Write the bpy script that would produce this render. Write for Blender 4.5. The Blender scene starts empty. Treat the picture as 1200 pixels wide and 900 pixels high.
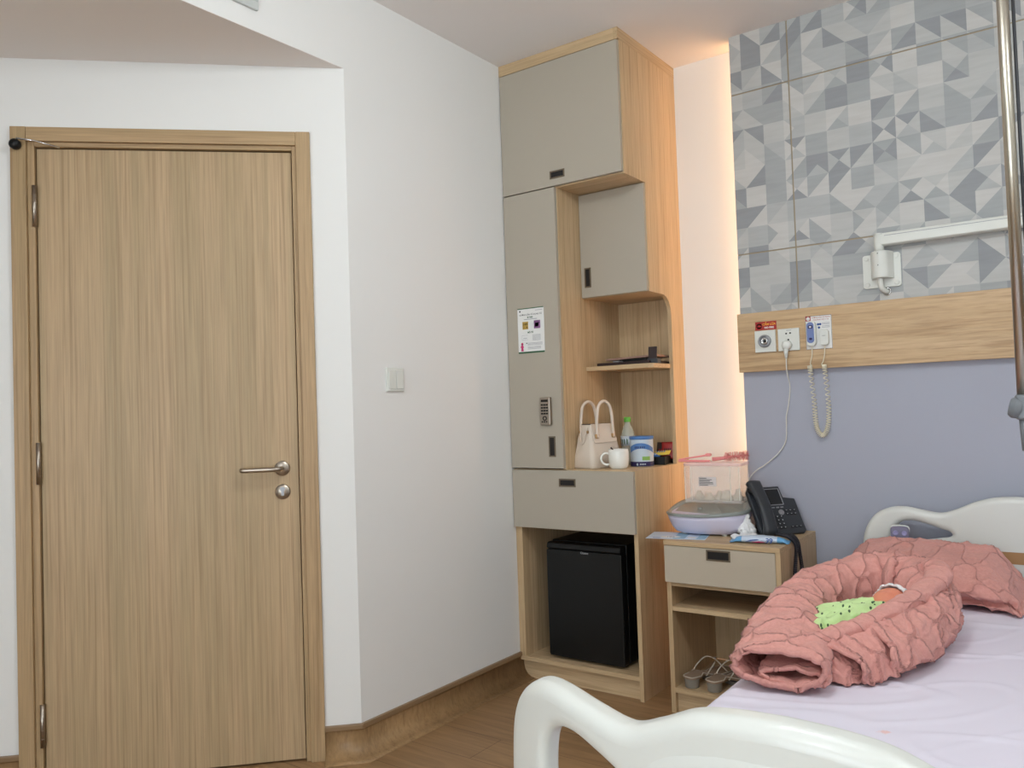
import bpy, bmesh, math, random
from mathutils import Vector, Matrix, noise
random.seed(4)
PI = math.pi
C = bpy.context.scene.collection

# ------------------------------------------------------------------ materials
def lin(c):
    return tuple(((v / 255) / 12.92 if v / 255 <= .04045 else ((v / 255 + .055) / 1.055) ** 2.4) for v in c) + (1,)

def mat(name, rgb, rough=.5, metal=0, spec=.5, alpha=1, trans=0, coat=0, bump=None, emit=None, estr=0, ior=1.45, sheen=0):
    m = bpy.data.materials.new(name); m.use_nodes = True
    b = m.node_tree.nodes['Principled BSDF']
    b.inputs['Base Color'].default_value = lin(rgb)
    b.inputs['Roughness'].default_value = rough
    b.inputs['Metallic'].default_value = metal
    b.inputs['Specular IOR Level'].default_value = spec
    b.inputs['Transmission Weight'].default_value = trans
    b.inputs['Coat Weight'].default_value = coat
    b.inputs['Sheen Weight'].default_value = sheen
    b.inputs['IOR'].default_value = ior
    b.inputs['Alpha'].default_value = alpha
    if emit:
        b.inputs['Emission Color'].default_value = lin(emit); b.inputs['Emission Strength'].default_value = estr
    if bump:
        nt = m.node_tree; sc, st = bump
        tc = nt.nodes.new('ShaderNodeTexCoord'); n = nt.nodes.new('ShaderNodeTexNoise')
        n.inputs['Scale'].default_value = sc; n.inputs['Detail'].default_value = 4
        bp = nt.nodes.new('ShaderNodeBump'); bp.inputs['Strength'].default_value = st; bp.inputs['Distance'].default_value = .002
        nt.links.new(tc.outputs['Object'], n.inputs['Vector']); nt.links.new(n.outputs['Fac'], bp.inputs['Height'])
        nt.links.new(bp.outputs['Normal'], b.inputs['Normal'])
    return m

def wood(name, c1, c2, c3, axis='z', rough=.45, sx=38, along=.9, streak=.55, bands=False):
    """laminate with fine straight grain running along axis"""
    m = bpy.data.materials.new(name); m.use_nodes = True
    nt = m.node_tree; N = nt.nodes; L = nt.links; b = N['Principled BSDF']
    tc = N.new('ShaderNodeTexCoord')
    def noise_at(scl, al, det, rough_=.6, off=0):
        mp = N.new('ShaderNodeMapping'); s = [scl] * 3; s['xyz'.index(axis)] = al
        mp.inputs['Scale'].default_value = s; mp.inputs['Location'].default_value = (off, off * .7, off * 1.3)
        n = N.new('ShaderNodeTexNoise'); n.inputs['Scale'].default_value = 1; n.inputs['Detail'].default_value = det
        n.inputs['Roughness'].default_value = rough_; n.inputs['Distortion'].default_value = .15
        L.new(tc.outputs['Object'], mp.inputs['Vector']); L.new(mp.outputs['Vector'], n.inputs['Vector'])
        return n
    n1 = noise_at(sx * .28, along * .5, 3); n2 = noise_at(sx * 2.2, along * 1.6, 5, .65, 3); n3 = noise_at(sx * 5, along * 7, 2, .5, 7)
    r1 = N.new('ShaderNodeValToRGB'); r1.color_ramp.elements[0].position = .38; r1.color_ramp.elements[1].position = .62
    r1.color_ramp.elements[0].color = lin(c1); r1.color_ramp.elements[1].color = lin(c2)
    L.new(n1.outputs['Fac'], r1.inputs['Fac'])
    r2 = N.new('ShaderNodeValToRGB'); e = r2.color_ramp.elements
    e[0].position = .36; e[0].color = (1, 1, 1, 1); e[1].position = .5; e[1].color = (0, 0, 0, 1)
    L.new(n2.outputs['Fac'], r2.inputs['Fac'])
    mul = N.new('ShaderNodeMath'); mul.operation = 'MULTIPLY'; mul.inputs[1].default_value = streak
    L.new(r2.outputs['Color'], mul.inputs[0])
    mx = N.new('ShaderNodeMixRGB'); mx.inputs['Color2'].default_value = lin(c3)
    L.new(mul.outputs[0], mx.inputs['Fac']); L.new(r1.outputs['Color'], mx.inputs['Color1'])
    mx2 = N.new('ShaderNodeMixRGB'); mx2.blend_type = 'OVERLAY'; mx2.inputs['Fac'].default_value = .25
    L.new(mx.outputs['Color'], mx2.inputs['Color1']); L.new(n3.outputs['Fac'], mx2.inputs['Color2'])
    L.new(mx2.outputs['Color'], b.inputs['Base Color'])
    b.inputs['Roughness'].default_value = rough; b.inputs['Specular IOR Level'].default_value = .35
    bp = N.new('ShaderNodeBump'); bp.inputs['Strength'].default_value = .12; bp.inputs['Distance'].default_value = .001
    L.new(n2.outputs['Fac'], bp.inputs['Height']); L.new(bp.outputs['Normal'], b.inputs['Normal'])
    return m

M = {}
M['wall'] = mat('white_wall_paint', (230, 230, 228), .75, spec=.25, bump=(220, .05))
M['ceiling'] = mat('ceiling_paint', (232, 228, 226), .85, spec=.2)
M['soffit'] = mat('soffit_paint', (232, 226, 222), .85, spec=.2)
M['grey_wall'] = mat('grey_lavender_paint', (168, 171, 184), .7, spec=.25, bump=(200, .05))
M['oak_z'] = wood('oak_vertical', (188, 162, 126), (199, 173, 137), (163, 135, 100), 'z')
M['oak_x'] = wood('oak_horizontal', (188, 162, 126), (199, 173, 137), (163, 135, 100), 'x')
M['oak_y'] = wood('oak_depthwise', (188, 162, 126), (199, 173, 137), (163, 135, 100), 'y')
M['oak_door'] = wood('oak_door', (172, 150, 116), (184, 158, 124), (146, 120, 88), 'z', sx=48, along=.7, streak=.6)
M['oak_frame'] = wood('oak_frame', (168, 143, 106), (178, 150, 114), (143, 116, 84), 'z', sx=42, streak=.6)
M['oak_frame_x'] = wood('oak_frame_head', (168, 143, 106), (178, 150, 114), (143, 116, 84), 'x', sx=42, streak=.6)
M['oak_rail'] = wood('oak_rail', (188, 158, 120), (200, 171, 134), (150, 118, 82), 'x', sx=26, along=1.6, streak=.6)
M['taupe'] = mat('taupe_laminate', (173, 165, 151), .55, spec=.3)
M['beige'] = mat('beige_laminate', (187, 176, 158), .55, spec=.3)
M['bronze'] = mat('bronze_rim', (120, 108, 92), .4, .7)
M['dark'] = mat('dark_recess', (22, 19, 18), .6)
M['black'] = mat('black_plastic', (16, 17, 18), .42, spec=.4)
M['fridge'] = mat('fridge_black', (14, 16, 17), .38, spec=.45)
M['steel'] = mat('brushed_steel', (170, 160, 148), .32, 1)
M['chrome'] = mat('chrome', (205, 205, 205), .15, 1)
M['pole'] = mat('steel_pole', (190, 184, 170), .28, 1)
M['white_pl'] = mat('white_plastic', (218, 220, 214), .38, spec=.4)
M['bedwhite'] = mat('bed_plastic', (212, 214, 209), .32, spec=.5, coat=.15)
M['bedwood'] = mat('bed_brown_strip', (163, 124, 84), .45)
M['grey_pl'] = mat('grey_plastic', (112, 116, 120), .45)
M['grey_dk'] = mat('dark_grey_plastic', (58, 60, 64), .45)
M['phone'] = mat('charcoal_phone', (50, 53, 58), .42, spec=.45)
M['phone_blk'] = mat('phone_black', (20, 21, 24), .35)
M['screen'] = mat('phone_screen', (30, 33, 37), .25, spec=.6)
M['silver'] = mat('silver_paint', (150, 152, 156), .35, .5)
M['keyw'] = mat('key_print', (190, 192, 196), .5)
M['ink'] = mat('ink_dark', (55, 60, 62), .7)
M['ink_soft'] = mat('ink_grey', (150, 152, 160), .7)
M['green_ink'] = mat('green_ink', (48, 92, 62), .6)
M['paper'] = mat('paper', (226, 226, 224), .6)
M['red_ink'] = mat('red_print', (165, 42, 38), .5)
M['yellow_ink'] = mat('yellow_print', (240, 178, 60), .5)
M['gold_ink'] = mat('ochre_print', (196, 160, 80), .5)
M['purple_ink'] = mat('purple_print', (130, 84, 130), .5)
M['pink_ink'] = mat('pink_print', (198, 50, 110), .5)
M['blue_ink'] = mat('blue_print', (50, 84, 150), .5)
M['leather'] = mat('cream_leather', (214, 202, 188), .5, bump=(500, .15))
M['gold'] = mat('pale_gold', (190, 160, 120), .3, 1)
M['ceramic'] = mat('white_ceramic', (232, 232, 226), .22, spec=.5)
M['cocoa'] = mat('dark_brown_leather', (48, 34, 34), .5)
M['pinkbrown'] = mat('pinkish_cover', (150, 118, 104), .5)
M['milk_blue'] = mat('tin_blue', (74, 118, 176), .4)
M['milk_navy'] = mat('tin_navy', (38, 36, 84), .4)
M['milk_white'] = mat('tin_pale', (186, 200, 212), .4)
M['milk_green'] = mat('tin_green', (136, 178, 92), .4)
M['capgreen'] = mat('green_cap', (96, 176, 66), .4)
M['red_pkt'] = mat('red_packet', (150, 36, 34), .35)
M['blue_pkt'] = mat('blue_packet', (40, 100, 176), .35)
M['yel_pkt'] = mat('yellow_packet', (214, 192, 84), .35)
M['lav_pl'] = mat('lavender_plastic', (206, 202, 222), .38)
M['grey_tub'] = mat('steriliser_grey', (140, 146, 142), .35, coat=.3)
M['pink_pl'] = mat('pink_plastic', (232, 146, 146), .4)
M['pink_lid'] = mat('pink_clear', (248, 216, 216), .25, alpha=.55)
M['clear'] = mat('clear_plastic', (246, 240, 236), .12, alpha=.2, spec=.5)
M['clear_b'] = mat('bottle_plastic', (214, 226, 216), .1, alpha=.35)
M['clear_it'] = mat('clear_parts', (232, 222, 196), .2, alpha=.5)
M['skin'] = mat('baby_skin', (222, 142, 116), .5, spec=.3)
M['skin'].node_tree.nodes['Principled BSDF'].inputs['Subsurface Weight'].default_value = .15
M['skin'].node_tree.nodes['Principled BSDF'].inputs['Subsurface Radius'].default_value = (.01, .004, .002)
M['capw'] = mat('white_cotton', (232, 232, 234), .85, spec=.1)
M['tissue'] = mat('tissue_white', (236, 236, 236), .8, spec=.1)
M['wipe_blue'] = mat('wipe_blue', (104, 168, 216), .35)
M['wipe_pale'] = mat('wipe_pale', (200, 214, 232), .35)
M['sandal'] = mat('sandal_grey', (132, 126, 116), .5)
M['insole'] = mat('sandal_insole', (150, 128, 108), .55)
M['strap'] = mat('sandal_strap', (196, 186, 172), .35)
M['cord_w'] = mat('white_cord', (218, 216, 208), .45)
M['cord_c'] = mat('cream_cord', (228, 222, 200), .45)
M['groove'] = mat('bronze_strip', (158, 144, 120), .5, .1)
M['remote'] = mat('remote_purple_grey', (118, 116, 140), .45)
M['remote_b'] = mat('remote_button', (150, 148, 190), .45)
M['handset_blue'] = mat('handset_blue', (108, 126, 176), .4)
M['bro_blue'] = mat('leaflet_blue', (150, 186, 208), .5)
M['led'] = mat('warm_led', (255, 190, 120), .5, emit=(255, 205, 150), estr=5)
M['mattress'] = mat('mattress_cover', (90, 100, 130), .6)

# floor planks (running along x)
def floor_mat():
    m = bpy.data.materials.new('vinyl_plank_floor'); m.use_nodes = True
    nt = m.node_tree; N = nt.nodes; L = nt.links; b = N['Principled BSDF']
    tc = N.new('ShaderNodeTexCoord')
    br = N.new('ShaderNodeTexBrick'); br.inputs['Scale'].default_value = 1
    br.inputs['Brick Width'].default_value = 1.2; br.inputs['Row Height'].default_value = .18
    br.inputs['Mortar Size'].default_value = .0016; br.inputs['Mortar Smooth'].default_value = .3
    br.inputs['Color1'].default_value = lin((152, 119, 84)); br.inputs['Color2'].default_value = lin((167, 133, 95)); br.inputs['Mortar'].default_value = lin((116, 86, 58))
    L.new(tc.outputs['Object'], br.inputs['Vector'])
    mp = N.new('ShaderNodeMapping'); mp.inputs['Scale'].default_value = (3, 26, 26)
    n = N.new('ShaderNodeTexNoise'); n.inputs['Scale'].default_value = 1; n.inputs['Detail'].default_value = 6; n.inputs['Distortion'].default_value = 1.2
    L.new(tc.outputs['Object'], mp.inputs['Vector']); L.new(mp.outputs['Vector'], n.inputs['Vector'])
    rp = N.new('ShaderNodeValToRGB'); rp.color_ramp.elements[0].position = .35; rp.color_ramp.elements[0].color = (.62, .6, .56, 1)
    rp.color_ramp.elements[1].position = .62; rp.color_ramp.elements[1].color = (1, 1, 1, 1)
    L.new(n.outputs['Fac'], rp.inputs['Fac'])
    mx = N.new('ShaderNodeMixRGB'); mx.blend_type = 'MULTIPLY'; mx.inputs['Fac'].default_value = .7
    L.new(br.outputs['Color'], mx.inputs['Color1']); L.new(rp.outputs['Color'], mx.inputs['Color2'])
    L.new(mx.outputs['Color'], b.inputs['Base Color'])
    b.inputs['Roughness'].default_value = .42; b.inputs['Specular IOR Level'].default_value = .4
    return m
M['floor'] = floor_mat()
M['skirt'] = wood('vinyl_skirting', (148, 118, 82), (164, 132, 94), (120, 92, 62), 'z', sx=22, along=6, streak=.5, rough=.42)
M['skirt_cap'] = mat('skirting_cap', (138, 112, 82), .4)

# geometric wallpaper of triangles
def tri_mat():
    m = bpy.data.materials.new('triangle_wallpaper'); m.use_nodes = True
    nt = m.node_tree; N = nt.nodes; L = nt.links; b = N['Principled BSDF']
    def math_(op, a, b_=None, c=None):
        n = N.new('ShaderNodeMath'); n.operation = op
        for i, v in enumerate((a, b_, c)):
            if v is None: continue
            if isinstance(v, (int, float)): n.inputs[i].default_value = v
            else: L.new(v, n.inputs[i])
        return n.outputs[0]
    tc = N.new('ShaderNodeTexCoord'); sp = N.new('ShaderNodeSeparateXYZ'); L.new(tc.outputs['Object'], sp.inputs[0])
    S = 1 / .083
    u = math_('MULTIPLY', sp.outputs['X'], S); v = math_('MULTIPLY', sp.outputs['Z'], S)
    # warp the lattice vertices a little: zigzag offset of alternate rows so the cells read as kites and hexagons
    fu, fv = math_('FLOOR', u), math_('FLOOR', v)
    xu, xv = math_('SUBTRACT', u, fu), math_('SUBTRACT', v, fv)
    def wn(off, dx=None):
        cb = N.new('ShaderNodeCombineXYZ'); L.new(fu, cb.inputs[0]); L.new(fv, cb.inputs[1])
        if isinstance(dx, (int, float)) or dx is None: cb.inputs[2].default_value = off
        else: L.new(math_('ADD', dx, off), cb.inputs[2])
        w = N.new('ShaderNodeTexWhiteNoise'); w.noise_dimensions = '3D'; L.new(cb.outputs[0], w.inputs['Vector']); return w.outputs['Value']
    flip = math_('GREATER_THAN', wn(.5), .5)
    d1 = math_('GREATER_THAN', xu, xv)
    d2 = math_('GREATER_THAN', math_('ADD', xu, xv), 1)
    side = math_('ADD', math_('MULTIPLY', flip, d1), math_('MULTIPLY', math_('SUBTRACT', 1, flip), d2))
    # some cells quartered
    quart = math_('GREATER_THAN', wn(2.5), .80)
    side4 = math_('ADD', d1, math_('MULTIPLY', d2, 2))
    side = math_('ADD', math_('MULTIPLY', side, math_('SUBTRACT', 1, quart)), math_('MULTIPLY', side4, quart))
    whole = math_('GREATER_THAN', wn(4.5), .86)
    side = math_('MULTIPLY', side, math_('SUBTRACT', 1, whole))
    val = wn(7.3, side)
    rp = N.new('ShaderNodeValToRGB'); rp.color_ramp.interpolation = 'CONSTANT'
    cols = [(0, (146, 149, 152)), (.17, (161, 164, 165)), (.36, (173, 175, 175)), (.55, (182, 183, 181)), (.78, (192, 191, 188))]
    e = rp.color_ramp.elements; e[0].position = 0; e[0].color = lin(cols[0][1]); e[1].position = cols[1][0]; e[1].color = lin(cols[1][1])
    for p, c in cols[2:]:
        k = e.new(p); k.color = lin(c)
    L.new(val, rp.inputs['Fac'])
    mp = N.new('ShaderNodeMapping'); mp.inputs['Scale'].default_value = (9, 1, 60)
    n = N.new('ShaderNodeTexNoise'); n.inputs['Scale'].default_value = 1; n.inputs['Detail'].default_value = 4
    L.new(tc.outputs['Object'], mp.inputs['Vector']); L.new(mp.outputs['Vector'], n.inputs['Vector'])
    mx = N.new('ShaderNodeMixRGB'); mx.blend_type = 'OVERLAY'; mx.inputs['Fac'].default_value = .12
    L.new(rp.outputs['Color'], mx.inputs['Color1']); L.new(n.outputs['Fac'], mx.inputs['Color2'])
    L.new(mx.outputs['Color'], b.inputs['Base Color']); b.inputs['Roughness'].default_value = .6; b.inputs['Specular IOR Level'].default_value = .3
    return m
M['tri'] = tri_mat()

def cloth(name, rgb, rgb2, sc=60, st=.5):
    m = mat(name, rgb, .9, spec=.1, sheen=.15)
    nt = m.node_tree; N = nt.nodes; L = nt.links; b = N['Principled BSDF']
    tc = N.new('ShaderNodeTexCoord')
    n = N.new('ShaderNodeTexNoise'); n.inputs['Scale'].default_value = sc; n.inputs['Detail'].default_value = 5; n.inputs['Roughness'].default_value = .65
    L.new(tc.outputs['Object'], n.inputs['Vector'])
    rp = N.new('ShaderNodeValToRGB'); rp.color_ramp.elements[0].position = .3; rp.color_ramp.elements[1].position = .7
    rp.color_ramp.elements[0].color = lin(rgb2); rp.color_ramp.elements[1].color = lin(rgb)
    L.new(n.outputs['Fac'], rp.inputs['Fac']); L.new(rp.outputs['Color'], b.inputs['Base Color'])
    bp = N.new('ShaderNodeBump'); bp.inputs['Strength'].default_value = st; bp.inputs['Distance'].default_value = .004
    L.new(n.outputs['Fac'], bp.inputs['Height']); L.new(bp.outputs['Normal'], b.inputs['Normal'])
    return m
def quilt_mat():
    m = cloth('pink_quilt', (218, 160, 151), (207, 147, 138), 110, .6)
    nt = m.node_tree; N = nt.nodes; L = nt.links; b = N['Principled BSDF']
    base = b.inputs['Base Color'].links[0].from_socket; nrm = b.inputs['Normal'].links[0].from_socket
    def mth(op, a, b_=None):
        n = N.new('ShaderNodeMath'); n.operation = op
        for i, v in enumerate((a, b_)):
            if v is None: continue
            if isinstance(v, (int, float)): n.inputs[i].default_value = v
            else: L.new(v, n.inputs[i])
        return n.outputs[0]
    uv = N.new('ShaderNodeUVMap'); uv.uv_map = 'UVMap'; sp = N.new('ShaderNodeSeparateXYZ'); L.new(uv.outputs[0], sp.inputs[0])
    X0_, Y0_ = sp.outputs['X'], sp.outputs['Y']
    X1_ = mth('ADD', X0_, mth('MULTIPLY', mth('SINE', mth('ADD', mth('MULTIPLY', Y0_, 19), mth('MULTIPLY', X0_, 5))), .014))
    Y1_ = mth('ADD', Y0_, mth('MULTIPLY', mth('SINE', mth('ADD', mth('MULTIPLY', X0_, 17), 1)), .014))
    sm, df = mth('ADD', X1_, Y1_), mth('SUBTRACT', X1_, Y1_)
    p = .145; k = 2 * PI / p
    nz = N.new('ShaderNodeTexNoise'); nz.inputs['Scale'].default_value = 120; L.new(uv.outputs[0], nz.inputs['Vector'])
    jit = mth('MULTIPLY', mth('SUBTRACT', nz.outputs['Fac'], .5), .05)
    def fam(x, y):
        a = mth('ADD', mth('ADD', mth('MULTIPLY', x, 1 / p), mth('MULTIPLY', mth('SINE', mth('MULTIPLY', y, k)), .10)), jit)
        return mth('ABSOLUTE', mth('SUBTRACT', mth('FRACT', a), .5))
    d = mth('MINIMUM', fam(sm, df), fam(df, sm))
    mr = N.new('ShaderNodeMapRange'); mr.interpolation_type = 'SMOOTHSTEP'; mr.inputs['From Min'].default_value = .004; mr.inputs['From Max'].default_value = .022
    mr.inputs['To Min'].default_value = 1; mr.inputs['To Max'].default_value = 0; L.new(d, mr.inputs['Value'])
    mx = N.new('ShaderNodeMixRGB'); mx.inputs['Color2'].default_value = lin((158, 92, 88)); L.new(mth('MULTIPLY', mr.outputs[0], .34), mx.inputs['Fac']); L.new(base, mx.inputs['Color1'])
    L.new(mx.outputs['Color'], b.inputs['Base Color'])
    tc = N.new('ShaderNodeTexCoord')
    rg = N.new('ShaderNodeTexNoise'); rg.noise_type = 'RIDGED_MULTIFRACTAL'; rg.inputs['Scale'].default_value = 26; rg.inputs['Detail'].default_value = 3; rg.inputs['Distortion'].default_value = .5
    L.new(tc.outputs['Object'], rg.inputs['Vector'])
    bp = N.new('ShaderNodeBump'); bp.inputs['Strength'].default_value = .5; bp.inputs['Distance'].default_value = .004; bp.invert = True
    L.new(rg.outputs['Fac'], bp.inputs['Height']); L.new(nrm, bp.inputs['Normal'])
    b2 = N.new('ShaderNodeBump'); b2.inputs['Strength'].default_value = .8; b2.inputs['Distance'].default_value = .004; b2.invert = True
    L.new(mr.outputs[0], b2.inputs['Height']); L.new(bp.outputs['Normal'], b2.inputs['Normal']); L.new(b2.outputs['Normal'], b.inputs['Normal'])
    return m
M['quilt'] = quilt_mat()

def swaddle_mat():
    m = cloth('lime_muslin', (206, 234, 170), (196, 226, 158), 40, .3)
    nt = m.node_tree; N = nt.nodes; L = nt.links; b = N['Principled BSDF']
    base = b.inputs['Base Color'].links[0].from_socket
    tc = N.new('ShaderNodeTexCoord'); mp = N.new('ShaderNodeMapping'); mp.inputs['Scale'].default_value = (75, 34, 34); mp.inputs['Rotation'].default_value = (0, 0, .6)
    vo = N.new('ShaderNodeTexVoronoi'); vo.inputs['Scale'].default_value = 1
    L.new(tc.outputs['Object'], mp.inputs['Vector']); L.new(mp.outputs['Vector'], vo.inputs['Vector'])
    lt = N.new('ShaderNodeMath'); lt.operation = 'LESS_THAN'; lt.inputs[1].default_value = .21; L.new(vo.outputs['Distance'], lt.inputs[0])
    mx = N.new('ShaderNodeMixRGB'); mx.inputs['Color2'].default_value = lin((70, 100, 70))
    L.new(lt.outputs[0], mx.inputs['Fac']); L.new(base, mx.inputs['Color1']); L.new(mx.outputs['Color'], b.inputs['Base Color'])
    return m
M['swaddle'] = swaddle_mat()

def sheet_mat():
    m = mat('white_sheet', (226, 222, 236), .85, spec=.1)
    nt = m.node_tree; N = nt.nodes; L = nt.links; b = N['Principled BSDF']
    tc = N.new('ShaderNodeTexCoord')
    def spot(x, y, r):
        vs = N.new('ShaderNodeVectorMath'); vs.operation = 'SUBTRACT'; vs.inputs[1].default_value = (x, y, .53)
        L.new(tc.outputs['Object'], vs.inputs[0])
        ln = N.new('ShaderNodeVectorMath'); ln.operation = 'LENGTH'; L.new(vs.outputs[0], ln.inputs[0])
        n = N.new('ShaderNodeTexNoise'); n.inputs['Scale'].default_value = 90; L.new(tc.outputs['Object'], n.inputs['Vector'])
        a = N.new('ShaderNodeMath'); a.operation = 'MULTIPLY_ADD'; L.new(n.outputs['Fac'], a.inputs[0]); a.inputs[1].default_value = .02; L.new(ln.outputs['Value'], a.inputs[2])
        mr = N.new('ShaderNodeMapRange'); mr.inputs['From Min'].default_value = r; mr.inputs['From Max'].default_value = r + .006
        mr.inputs['To Min'].default_value = .5; mr.inputs['To Max'].default_value = 0; L.new(a.outputs[0], mr.inputs['Value'])
        return mr.outputs[0]
    mx = N.new('ShaderNodeMixRGB'); mx.inputs['Color1'].default_value = lin((226, 222, 236)); mx.inputs['Color2'].default_value = lin((238, 176, 158))
    L.new(spot(-.376, 1.72, .017), mx.inputs['Fac']); L.new(mx.outputs['Color'], b.inputs['Base Color'])
    return m
M['sheet'] = sheet_mat()

# ------------------------------------------------------------------ helpers
def box(bm, x0, x1, y0, y1, z0, z1, mi=0, rot=None):
    x0, x1 = sorted((x0, x1)); y0, y1 = sorted((y0, y1)); z0, z1 = sorted((z0, z1))
    vs = [Vector(p) for p in ((x0, y0, z0), (x1, y0, z0), (x1, y1, z0), (x0, y1, z0), (x0, y0, z1), (x1, y0, z1), (x1, y1, z1), (x0, y1, z1))]
    if rot is not None: vs = [rot @ v for v in vs]
    v = [bm.verts.new(p) for p in vs]
    for f in ((3, 2, 1, 0), (4, 5, 6, 7), (0, 1, 5, 4), (1, 2, 6, 5), (2, 3, 7, 6), (3, 0, 4, 7)):
        bm.faces.new([v[i] for i in f]).material_index = mi

def prism(bm, pts, a0, a1, axis='x', mi=0):
    """polygon pts extruded along axis; pts are the two other coordinates in xyz order"""
    def P(p, a):
        return {'x': (a, p[0], p[1]), 'y': (p[0], a, p[1]), 'z': (p[0], p[1], a)}[axis]
    A = [bm.verts.new(P(p, a0)) for p in pts]; B = [bm.verts.new(P(p, a1)) for p in pts]
    n = len(pts)
    fs = [bm.faces.new(A), bm.faces.new(B[::-1])]
    for i in range(n): fs.append(bm.faces.new((A[i], B[i], B[(i + 1) % n], A[(i + 1) % n])))
    for f in fs: f.material_index = mi

def tube(bm, pts, r, seg=12, mi=0, closed=False, cap=True):
    pts = [Vector(p) for p in pts]; n = len(pts)
    rs = r if isinstance(r, (list, tuple)) else [r] * n
    rings = []; prev = None
    for i, p in enumerate(pts):
        if closed: t = (pts[(i + 1) % n] - pts[i - 1])
        else: t = pts[min(i + 1, n - 1)] - pts[max(i - 1, 0)]
        t.normalize()
        if prev is None:
            a = Vector((0, 0, 1)) if abs(t.z) < .9 else Vector((1, 0, 0))
            u = t.cross(a).normalized()
        else:
            u = (prev - t * prev.dot(t)).normalized()
        prev = u; w = t.cross(u)
        rings.append([bm.verts.new(p + (u * math.cos(2 * PI * k / seg) + w * math.sin(2 * PI * k / seg)) * rs[i]) for k in range(seg)])
    for i in range(n if closed else n - 1):
        a, b = rings[i], rings[(i + 1) % n]
        for k in range(seg):
            f = bm.faces.new((a[k], b[k], b[(k + 1) % seg], a[(k + 1) % seg])); f.material_index = mi; f.smooth = True
    if cap and not closed:
        bm.faces.new(rings[0]).material_index = mi; bm.faces.new(rings[-1][::-1]).material_index = mi

def lathe(bm, prof, c=(0, 0, 0), seg=32, mi=0, axis='z', sx=1, sy=1, mif=None):
    """profile of (radius, height); axis z, or y (height runs along y)"""
    c = Vector(c); rings = []
    for r, h in prof:
        ring = []
        for k in range(seg):
            a = 2 * PI * k / seg; x, y = r * math.cos(a) * sx, r * math.sin(a) * sy
            ring.append(bm.verts.new(c + (Vector((x, y, h)) if axis == 'z' else Vector((x, h, y)))))
        rings.append(ring)
    for i in range(len(prof) - 1):
        for k in range(seg):
            f = bm.faces.new((rings[i][k], rings[i][(k + 1) % seg], rings[i + 1][(k + 1) % seg], rings[i + 1][k]))
            f.material_index = mif(i) if mif else mi; f.smooth = True
    for ring, h in ((rings[0], 0), (rings[-1], 1)):
        if prof[0 if h == 0 else -1][0] > 1e-5:
            bm.faces.new(ring if h else ring[::-1]).material_index = (mif(0 if not h else len(prof) - 2) if mif else mi)

def rbox2d(w, h, r, n=6, cx=0, cy=0):
    out = []
    for (sx, sy, a0) in ((1, 1, 0), (-1, 1, 90), (-1, -1, 180), (1, -1, 270)):
        for k in range(n + 1):
            a = math.radians(a0 + 90 * k / n)
            out.append((cx + sx * (w / 2 - r) + r * math.cos(a), cy + sy * (h / 2 - r) + r * math.sin(a)))
    return out

def obj(name, bm, mats, parent=None, bevel=0, seg=2, loc=None, rotz=None, matrix=None, smooth=False, weld=False):
    if weld: bmesh.ops.remove_doubles(bm, verts=bm.verts, dist=1e-5)
    bmesh.ops.recalc_face_normals(bm, faces=bm.faces)
    me = bpy.data.meshes.new(name); bm.to_mesh(me); bm.free()
    if not isinstance(mats, (list, tuple)): mats = [mats]
    for m in mats: me.materials.append(m)
    if smooth:
        for p in me.polygons: p.use_smooth = True
    o = bpy.data.objects.new(name, me); C.objects.link(o)
    if parent: o.parent = parent
    if matrix is not None: o.matrix_basis = matrix
    if loc: o.location = loc
    if rotz is not None: o.rotation_euler = (0, 0, rotz)
    if bevel:
        b = o.modifiers.new('b', 'BEVEL'); b.width = bevel; b.segments = seg; b.limit_method = 'ANGLE'; b.angle_limit = math.radians(40)
        w = o.modifiers.new('w', 'WEIGHTED_NORMAL'); w.keep_sharp = True
        for p in me.polygons: p.use_smooth = True
    return o

def B(): return bmesh.new()

def tag(o, label=None, cat=None, group=None, kind=None):
    if label: o['label'] = label
    if cat: o['category'] = cat
    if group: o['group'] = group
    if kind: o['kind'] = kind
    return o

def thing(name, label, cat, loc=(0, 0, 0), rot=(0, 0, 0), group=None, kind=None):
    o = bpy.data.objects.new(name, None); C.objects.link(o); o.empty_display_size = .05
    o.location = loc; o.rotation_euler = rot
    return tag(o, label, cat, group, kind)

def text(name, s, size, m, parent, loc, rot=(PI / 2, 0, 0), align='CENTER', ext=.0003, bold=0, sx=1):
    cu = bpy.data.curves.new(name, 'FONT'); cu.body = s; cu.size = size; cu.extrude = ext; cu.align_x = align; cu.offset = bold
    cu.materials.append(m); cu.resolution_u = 3
    tmp = bpy.data.objects.new('tmp', cu); C.objects.link(tmp)
    me = bpy.data.meshes.new_from_object(tmp.evaluated_get(bpy.context.evaluated_depsgraph_get())); bpy.data.objects.remove(tmp)
    if not me.materials: me.materials.append(m)
    o = bpy.data.objects.new(name, me); C.objects.link(o); o.parent = parent; o.location = loc; o.rotation_euler = rot
    return o

def cat_rom(pts, n=12, closed=False):
    """Catmull-Rom through pts (tuples of any length)"""
    out = []; N_ = len(pts)
    rng = range(N_ if closed else N_ - 1)
    for i in rng:
        if closed: p0, p1, p2, p3 = pts[i - 1], pts[i], pts[(i + 1) % N_], pts[(i + 2) % N_]
        else: p0, p1, p2, p3 = pts[max(i - 1, 0)], pts[i], pts[i + 1], pts[min(i + 2, N_ - 1)]
        for k in range(n):
            t = k / n
            out.append(tuple(.5 * (2 * b + (c - a) * t + (2 * a - 5 * b + 4 * c - d) * t * t + (3 * b - a - 3 * c + d) * t ** 3) for a, b, c, d in zip(p0, p1, p2, p3)))
    if not closed: out.append(tuple(pts[-1]))
    return out

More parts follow.
